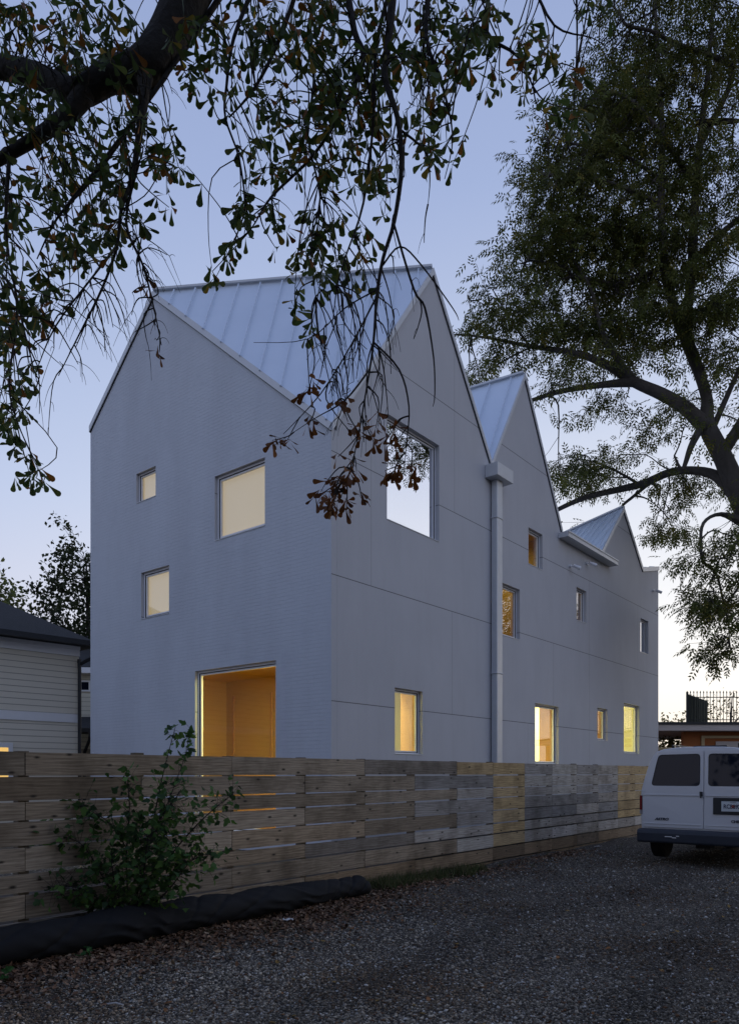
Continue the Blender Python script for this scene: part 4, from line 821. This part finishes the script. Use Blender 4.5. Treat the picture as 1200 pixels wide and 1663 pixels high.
# ---- generic trees (background and behind the camera)
SV = np.array([(0,0,0),(.32,.45,.06),(0,1,-.1),(-.32,.45,.06)]); SF = np.array([(0,1,2,3)])
def tree(name, label, loc, h, cr, cz, nclump, nleaf, leaf, cols, seed, trunk_r=.18, lean=(0,0), group=None, bark='bark', spread=.35):
    r_ = np.random.default_rng(seed); root = empty(name, loc, r_.uniform(0,6), label=label, cat='tree', group=group); tb = MB()
    top = np.array((lean[0],lean[1],h*.9)); tk = smooth_path(np.array([(0,0,-.1,trunk_r*1.25),(lean[0]*.2,lean[1]*.3,h*.25,trunk_r),(lean[0]*.6+.1,lean[1]*.6,h*.55,trunk_r*.7),(*top,trunk_r*.2)]),4); tb.tube(tk[:,:3],tk[:,3],8)
    cs = []; limbs = [tk[5:,:3]]
    for k in range(9):
        a = r_.uniform(0,2*math.pi); st = tk[r_.integers(4,len(tk)-3)]; el = r_.uniform(.2,1.0); e_ = st[:3]+np.array((math.cos(a)*math.cos(el),math.sin(a)*math.cos(el),math.sin(el)))*cr[0]*r_.uniform(.7,1.0)
        q = smooth_path(np.array([(*st[:3],st[3]*.6),(*((st[:3]+e_)/2+np.array((0,0,.06*h))),st[3]*.35),(*e_,st[3]*.08)]),4); tb.tube(q[:,:3],q[:,3],6); limbs.append(q[:,:3])
    LP = np.vstack(limbs)
    for k in range(nclump):
        v = r_.normal(size=3); v /= np.linalg.norm(v); c = np.array((lean[0]*.6,lean[1]*.6,cz))+v*np.array((cr[0],cr[0],cr[1]))*r_.uniform(.25,1)**.6*(1+.22*math.sin(v[0]*5+seed)+.18*math.sin(v[2]*7+seed*2)); cs.append(c)
        g = LP[int(np.argmin(np.linalg.norm(LP-c,axis=1)))]; tb.tube([g,(g+c)/2+r_.normal(0,.1,3),c],[trunk_r*.10,trunk_r*.07,trunk_r*.03],3,cap=False)
    cs = np.array(cs); ps = np.repeat(cs,nleaf,0)+r_.normal(0,spread,(nclump*nleaf,3))*np.array((1,1,.7)); Vv,Ff = stamp(SV,SF,ps,frames(r_.normal(size=(len(ps),3))+np.array((0,0,-.3))),r_.uniform(leaf*.7,leaf*1.3,len(ps)))
    c_ = np.array(cols)[r_.integers(0,len(cols),nclump)]; tn = np.repeat(np.repeat(c_*r_.uniform(.65,1.3,(nclump,1)),nleaf,0)*r_.uniform(.8,1.2,(nclump*nleaf,1)),4,0)
    tb.build('trunk', M[bark], root, smooth=True, recalc=False); raw_mesh('crown', Vv, Ff, M['pecan_leaf'], root, tn); return root
DG = [(.03,.042,.016),(.04,.05,.02),(.024,.034,.014)]; YG = [(.09,.11,.03),(.12,.13,.035),(.07,.09,.03)]; AU = [(.16,.14,.035),(.20,.16,.05),(.12,.12,.03)]
tree('elm_tree', 'slender dark tree rising close against the left edge of the tall pale house', (-12.6,33,0), 12.3, (2.6,4.2), 8.3, 200, 30, .20, DG, 3, .16, spread=.26)
tree('elm_tree', 'low dark bushy tree behind the roof corner of the grey neighbour house', (-15.6,36,0), 9.2, (3.0,2.6), 6.6, 150, 26, .20, DG, 4, .18, spread=.32)
tree('maple_tree', 'yellow green tree above the neighbour roof at the left edge', (-20.2,38,0), 12.6, (3.4,2.8), 9.4, 170, 26, .26, YG, 5, .2, spread=.4)
tree('garden_tree', 'small yellowish tree behind the roof railing at the right edge', (21.5,44,0), 6.9, (2.8,1.7), 4.9, 46, 12, .17, AU, 6, .12, spread=.4)
tree('garden_tree', 'tiny round tree top peeping over the slab beside the tall pale house', (17.2,42,0), 5.0, (1.1,.9), 4.2, 34, 12, .16, AU, 7, .07, spread=.3)
tree('garden_tree', 'bush filling the gap under the concrete slab beside the house wall', (16.2,40,0), 3.6, (1.6,1.0), 2.6, 70, 18, .18, AU, 8, .07, spread=.3)
# tree line behind the camera: seen in the van and house glass, and shading the yard
first = None
for i_,(x,y,s_) in enumerate(((-13,-9,1.1),(-6,-13,1.2),(1.5,-15,1.3),(9,-14,1.15),(16,-11,1.25),(23,-6,1.1))):
    if first is None:
        first = tree('yard_tree', 'full dark tree in the row behind the camera, seen only in reflections', (x,y,0), 11, (4.6,4.2), 6.2, 420, 26, .42, DG, 21, .35, spread=.6, group='trees in the row behind the camera'); src = list(first.children)
        first.scale = (s_,)*3
    else:
        r_ = first.copy(); COL.objects.link(r_); r_.location = (x,y,0); r_.rotation_euler = (0,0,i_*1.7); r_.scale = (s_,)*3
        for c in src: d_ = c.copy(); COL.objects.link(d_); d_.parent = r_
# ------------------------------------------------------------------ shrub in front of the fence
shb = (-2.33,7.52,0); shrub = empty('climbing_shrub', shb, 0, label='leafy green climbing shrub growing up against the fence above the black roll', cat='shrub')
sm = MB(); sp_ = []; sdv = []
LB = np.array([(0,0,0),(-.20,.12,.03),(-.42,.42,.07),(-.24,.50,.02),(-.20,.78,.0),(0,1.05,-.12),(.20,.78,.0),(.24,.50,.02),(.42,.42,.07),(.20,.12,.03),(0,.45,-.03)])
LF = np.array([(10,0,1),(10,1,2),(10,2,3),(10,3,4),(10,4,5),(10,5,6),(10,6,7),(10,7,8),(10,8,9),(10,9,0)])
shoots = [[(212,1500,7.5,.012),(240,1380,7.4,.009),(262,1270,7.35,.006),(285,1180,7.35,.003)],[(212,1500,7.5,.012),(255,1420,7.3,.008),(320,1340,7.3,.006),(378,1290,7.4,.003)],
 [(212,1500,7.5,.012),(205,1400,7.35,.008),(210,1310,7.3,.006),(205,1250,7.35,.003)],[(212,1500,7.5,.010),(170,1430,7.2,.007),(130,1370,7.1,.005),(70,1355,7.0,.002)],
 [(212,1500,7.5,.010),(160,1460,7.1,.006),(120,1440,7.0,.004),(85,1445,6.9,.002)],[(212,1500,7.5,.010),(270,1450,7.2,.007),(310,1400,7.2,.005),(345,1385,7.3,.002)],
 [(230,1420,7.4,.006),(180,1340,7.2,.004),(130,1310,7.1,.002)],[(225,1400,7.4,.006),(260,1330,7.2,.005),(290,1290,7.2,.003)],[(212,1500,7.5,.008),(230,1440,7.1,.006),(240,1360,7.0,.004)],
 [(240,1380,7.4,.005),(270,1310,7.3,.004),(300,1230,7.3,.003),(308,1185,7.3,.0015)],[(212,1500,7.5,.008),(190,1450,7.0,.006),(180,1390,7.0,.004)]]
SPs = []
for si,shh in enumerate(shoots):
    q = pxtube(sm, shh, 5, 8); SPs.append(q)
    for j in range(3,len(q)):
        top = q[j,2] > 1.5
        for _ in range(3 if top else 7):
            o_ = q[j,:3]+rng.normal(0,.035 if top else .10,3)*np.array((1,.7,1)); sm.tube([q[j,:3],(q[j,:3]+o_)/2+(0,0,.01),o_],[.002,.0015,.001],3,cap=False); sp_.append(o_); sdv.append(rng.normal(0,1,3)*np.array((1,.8,.5))+np.array((0,-.4,-.55)))
for _ in range(260):
    a = rng.uniform(0,2*math.pi); q_ = rng.uniform(0,1)**.5; c = P3(240+70*q_*math.cos(a), 1400+70*q_*math.sin(a), rng.uniform(6.9,7.4)); A_ = np.vstack(SPs)[:,:3]; g = A_[int(np.argmin(np.linalg.norm(A_-c,axis=1)))]
    sm.tube([g,(g+c)/2+(0,0,.02),c],[.003,.002,.001],3,cap=False); sp_.append(c); sdv.append(rng.normal(0,1,3)*np.array((1,.8,.5))+np.array((0,-.4,-.5)))
sp_ = np.array(sp_); Vv,Ff = stamp(LB, LF, sp_, frames(np.array(sdv)), rng.uniform(.045,.10,len(sp_)))
local(sm.build('stem', M['bark'], shrub, smooth=True, recalc=False), shb)
local(raw_mesh('foliage', Vv, Ff, M['pecan_leaf'], shrub, jitter_tint(len(sp_),len(LB),[(.065,.14,.04),(.10,.19,.045),(.045,.09,.035)],[.4,.35,.25])), shb)
# ------------------------------------------------------------------ loose gravel, leaf litter, grass
def fence_off(x, y): return (x-0)*.7774+(y-10.68)*-.6290   # distance in front of the fence line
def gzz(x,y): return gz(x,y)*np.clip(np.minimum(np.minimum(x+14,14-x),np.minimum(y-1,27-y))/2,0,1)
n = 150000; yy = 4.4+rng.uniform(0,1,n)**1.7*11; xx = rng.uniform(-.53,.53,n)*yy*1.02; k = fence_off(xx,yy) > .35; xx,yy = xx[k],yy[k]
g0 = np.sin(xx*2.1+yy*1.3)+np.sin(xx*.9-yy*2.3+2)+rng.normal(0,.8,len(xx)); 
oc = np.array([(1,0,0),(0,1,0),(-1,0,0),(0,-1,0),(0,0,.7),(0,0,-.7)])*np.array((1,.7,.8)); of = np.array([(0,1,4),(1,2,4),(2,3,4),(3,0,4),(1,0,5),(2,1,5),(3,2,5),(0,3,5)])
sz = np.clip(rng.lognormal(-4.85,.42,len(xx)),.003,.022)*(.8+yy*.045)
ps = np.stack([xx,yy,gzz(xx,yy)+sz*.25],1); Rm = frames(rng.normal(size=(len(xx),3))*np.array((1,1,.25)), np.tile((0,0,1.),(len(xx),1))+rng.normal(0,.25,(len(xx),3)))
Vv,Ff = stamp(oc, of, ps, Rm, sz)
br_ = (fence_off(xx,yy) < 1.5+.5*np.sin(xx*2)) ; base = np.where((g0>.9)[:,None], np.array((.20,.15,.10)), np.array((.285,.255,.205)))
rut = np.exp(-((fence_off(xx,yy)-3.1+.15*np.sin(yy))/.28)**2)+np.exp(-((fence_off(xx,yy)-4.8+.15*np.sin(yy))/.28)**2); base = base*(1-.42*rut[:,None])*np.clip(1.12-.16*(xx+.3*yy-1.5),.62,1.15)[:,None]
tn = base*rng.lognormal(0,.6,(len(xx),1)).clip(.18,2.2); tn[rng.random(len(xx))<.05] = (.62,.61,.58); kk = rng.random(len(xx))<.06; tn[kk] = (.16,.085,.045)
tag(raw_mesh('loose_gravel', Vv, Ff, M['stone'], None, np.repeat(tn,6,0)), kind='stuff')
n = 26000; t = rng.uniform(-7.5,6.5,n); o_ = np.where(t<-.6,.55,.30)+np.abs(rng.normal(0,.36,n))*(1.25-.05*t).clip(.6,1.6); kp = rng.random(n) < np.where(t<-1.2,1,np.where(t<1,.5,.16)); t,o_ = t[kp],o_[kp]
xx = SX[0]*t+.7774*o_; yy = 10.68+SX[1]*t-.6290*o_; kp = yy>3.6; xx,yy = xx[kp],yy[kp]; n=len(xx)
lt = np.array([(0,0,0),(.28,.35,.12),(.22,.8,.05),(0,1.05,.16),(-.25,.75,.18),(-.25,.3,.02),(0,.5,-.06)]); ltf = np.array([(6,0,1),(6,1,2),(6,2,3),(6,3,4),(6,4,5),(6,5,0)])
Vv,Ff = stamp(lt, ltf, np.stack([xx,yy,gzz(xx,yy)+rng.uniform(.004,.03,n)],1), frames(rng.normal(size=(n,3))*np.array((1,1,.22)), np.tile((0,0,1.),(n,1))+rng.normal(0,.3,(n,3))), rng.uniform(.02,.062,n))
tag(raw_mesh('leaf_litter', Vv, Ff, M['litter'], None, jitter_tint(n,7,[(.16,.085,.045),(.24,.15,.09),(.09,.055,.035),(.30,.22,.14)],[.4,.25,.25,.1])), kind='stuff')
# scattered single leaves on the open gravel
n = 260; yy = rng.uniform(4.6,11,n); xx = rng.uniform(-.45,.5,n)*yy; kp = fence_off(xx,yy)>1; xx,yy=xx[kp],yy[kp]; n=len(xx)
Vv,Ff = stamp(lt, ltf, np.stack([xx,yy,gzz(xx,yy)+.015],1), frames(rng.normal(size=(n,3))*np.array((1,1,.15)), np.tile((0,0,1.),(n,1))), rng.uniform(.025,.07,n))
tag(raw_mesh('scattered_leaves', Vv, Ff, M['litter'], None, jitter_tint(n,7,[(.24,.15,.04),(.20,.09,.03),(.10,.06,.03)],[.3,.4,.3])), kind='stuff')
def grass(name, spots):
    P_, D_, S2 = [], [], []
    for (x,y,rad,cnt,h) in spots:
        for _ in range(cnt): P_.append((x+rng.normal(0,rad), y+rng.normal(0,rad), 0)); D_.append(rng.normal(0,.35,3)+np.array((0,0,1))); S2.append(h*rng.uniform(.4,1.1))
    P_ = np.array(P_); P_[:,2] = gzz(P_[:,0],P_[:,1]); bl = np.array([(-.03,0,0),(.03,0,0),(.022,.5,.05),(-.022,.5,.05),(0,1,.22)]); bf = np.array([(0,1,2),(0,2,3),(3,2,4)])
    Vv,Ff = stamp(bl, bf, P_, frames(np.array(D_)), np.array(S2)); return tag(raw_mesh(name, Vv, Ff, M['grass'], None, jitter_tint(len(P_),5,[(.05,.075,.02),(.09,.10,.035),(.14,.12,.06)],[.5,.3,.2])), kind='stuff')
sp2 = []
for k in range(60):
    t = rng.uniform(-.6,2.4); o_ = rng.uniform(.08,.6); sp2.append((SX[0]*t+.7774*o_, 10.68+SX[1]*t-.6290*o_, .07, 60, .17))
for k in range(26):
    t = rng.uniform(-7,9); o_ = rng.uniform(.15,1.0) if t > -1.2 else rng.uniform(.7,1.4); sp2.append((SX[0]*t+.7774*o_, 10.68+SX[1]*t-.6290*o_, .025, 9, .10))
grass('verge_grass', sp2)
# seedlings with broad leaves in the litter
for lab,(x,y) in (('tiny green seedling in the litter at the lower left corner', (10,1600)),('small green seedling at the foot of the black roll', (145,1560))):
    d = CZ*F/(y-HZ); c = P3(x,y+8,d); c[2] = 0; r_ = empty('seedling', tuple(c), 0, label=lab, cat='plant'); q = MB(); q.tube([(0,0,0),(.01,0,.05),(0,.01,.10)],[.003,.003,.002],4); q.build('stem', M['bark'], r_)
    m_ = 9; D_ = rng.normal(0,1,(m_,3))*np.array((1,1,.3)); Vv,Ff = stamp(LB, LF, np.tile((0,0,.08),(m_,1))+rng.normal(0,.02,(m_,3)), frames(D_), rng.uniform(.04,.075,m_)); raw_mesh('foliage', Vv, Ff, M['pecan_leaf'], r_, jitter_tint(m_,len(LB),[(.05,.14,.04)],[1]))
def on_ground(x,y): d = CZ*F/(y-HZ); p = P3(x,y,d); return (p[0],p[1])
# scraps of litter
for nm,lab,(x,y),l in (('paper_scrap','crumpled pale paper scrap lying in the leaves beside the black roll',(468,1498),.11),('paper_scrap','white scrap on the gravel near the far end of the fence',(970,1377),.14),('stick','pale broken stick lying on the gravel at lower left',(187,1637),.13)):
    gx_,gy_ = on_ground(x,y); m_ = MB()
    if nm == 'stick': m_.tube([(-l/2,0,.012),(0,.01,.018),(l/2,-.012,.012)],[.005,.006,.004],6)
    else:
        k_ = 5; Vq = [((i/k_-.5)*l, (j/3-.5)*l*.6, .012+.018*random.random()) for j in range(4) for i in range(k_+1)]; m_.add(Vq+[(a,b,c-.004) for a,b,c in Vq],[(j*(k_+1)+i,j*(k_+1)+i+1,(j+1)*(k_+1)+i+1,(j+1)*(k_+1)+i) for j in range(3) for i in range(k_)]+[(24+j*(k_+1)+i,24+(j+1)*(k_+1)+i,24+(j+1)*(k_+1)+i+1,24+j*(k_+1)+i+1) for j in range(3) for i in range(k_)])
    o = m_.build(nm, M['paper']); o.location = (gx_,gy_,0.01); o.rotation_euler = (0,0,random.uniform(-.4,.4)); tag(o, lab, 'stick' if nm=='stick' else 'scrap')
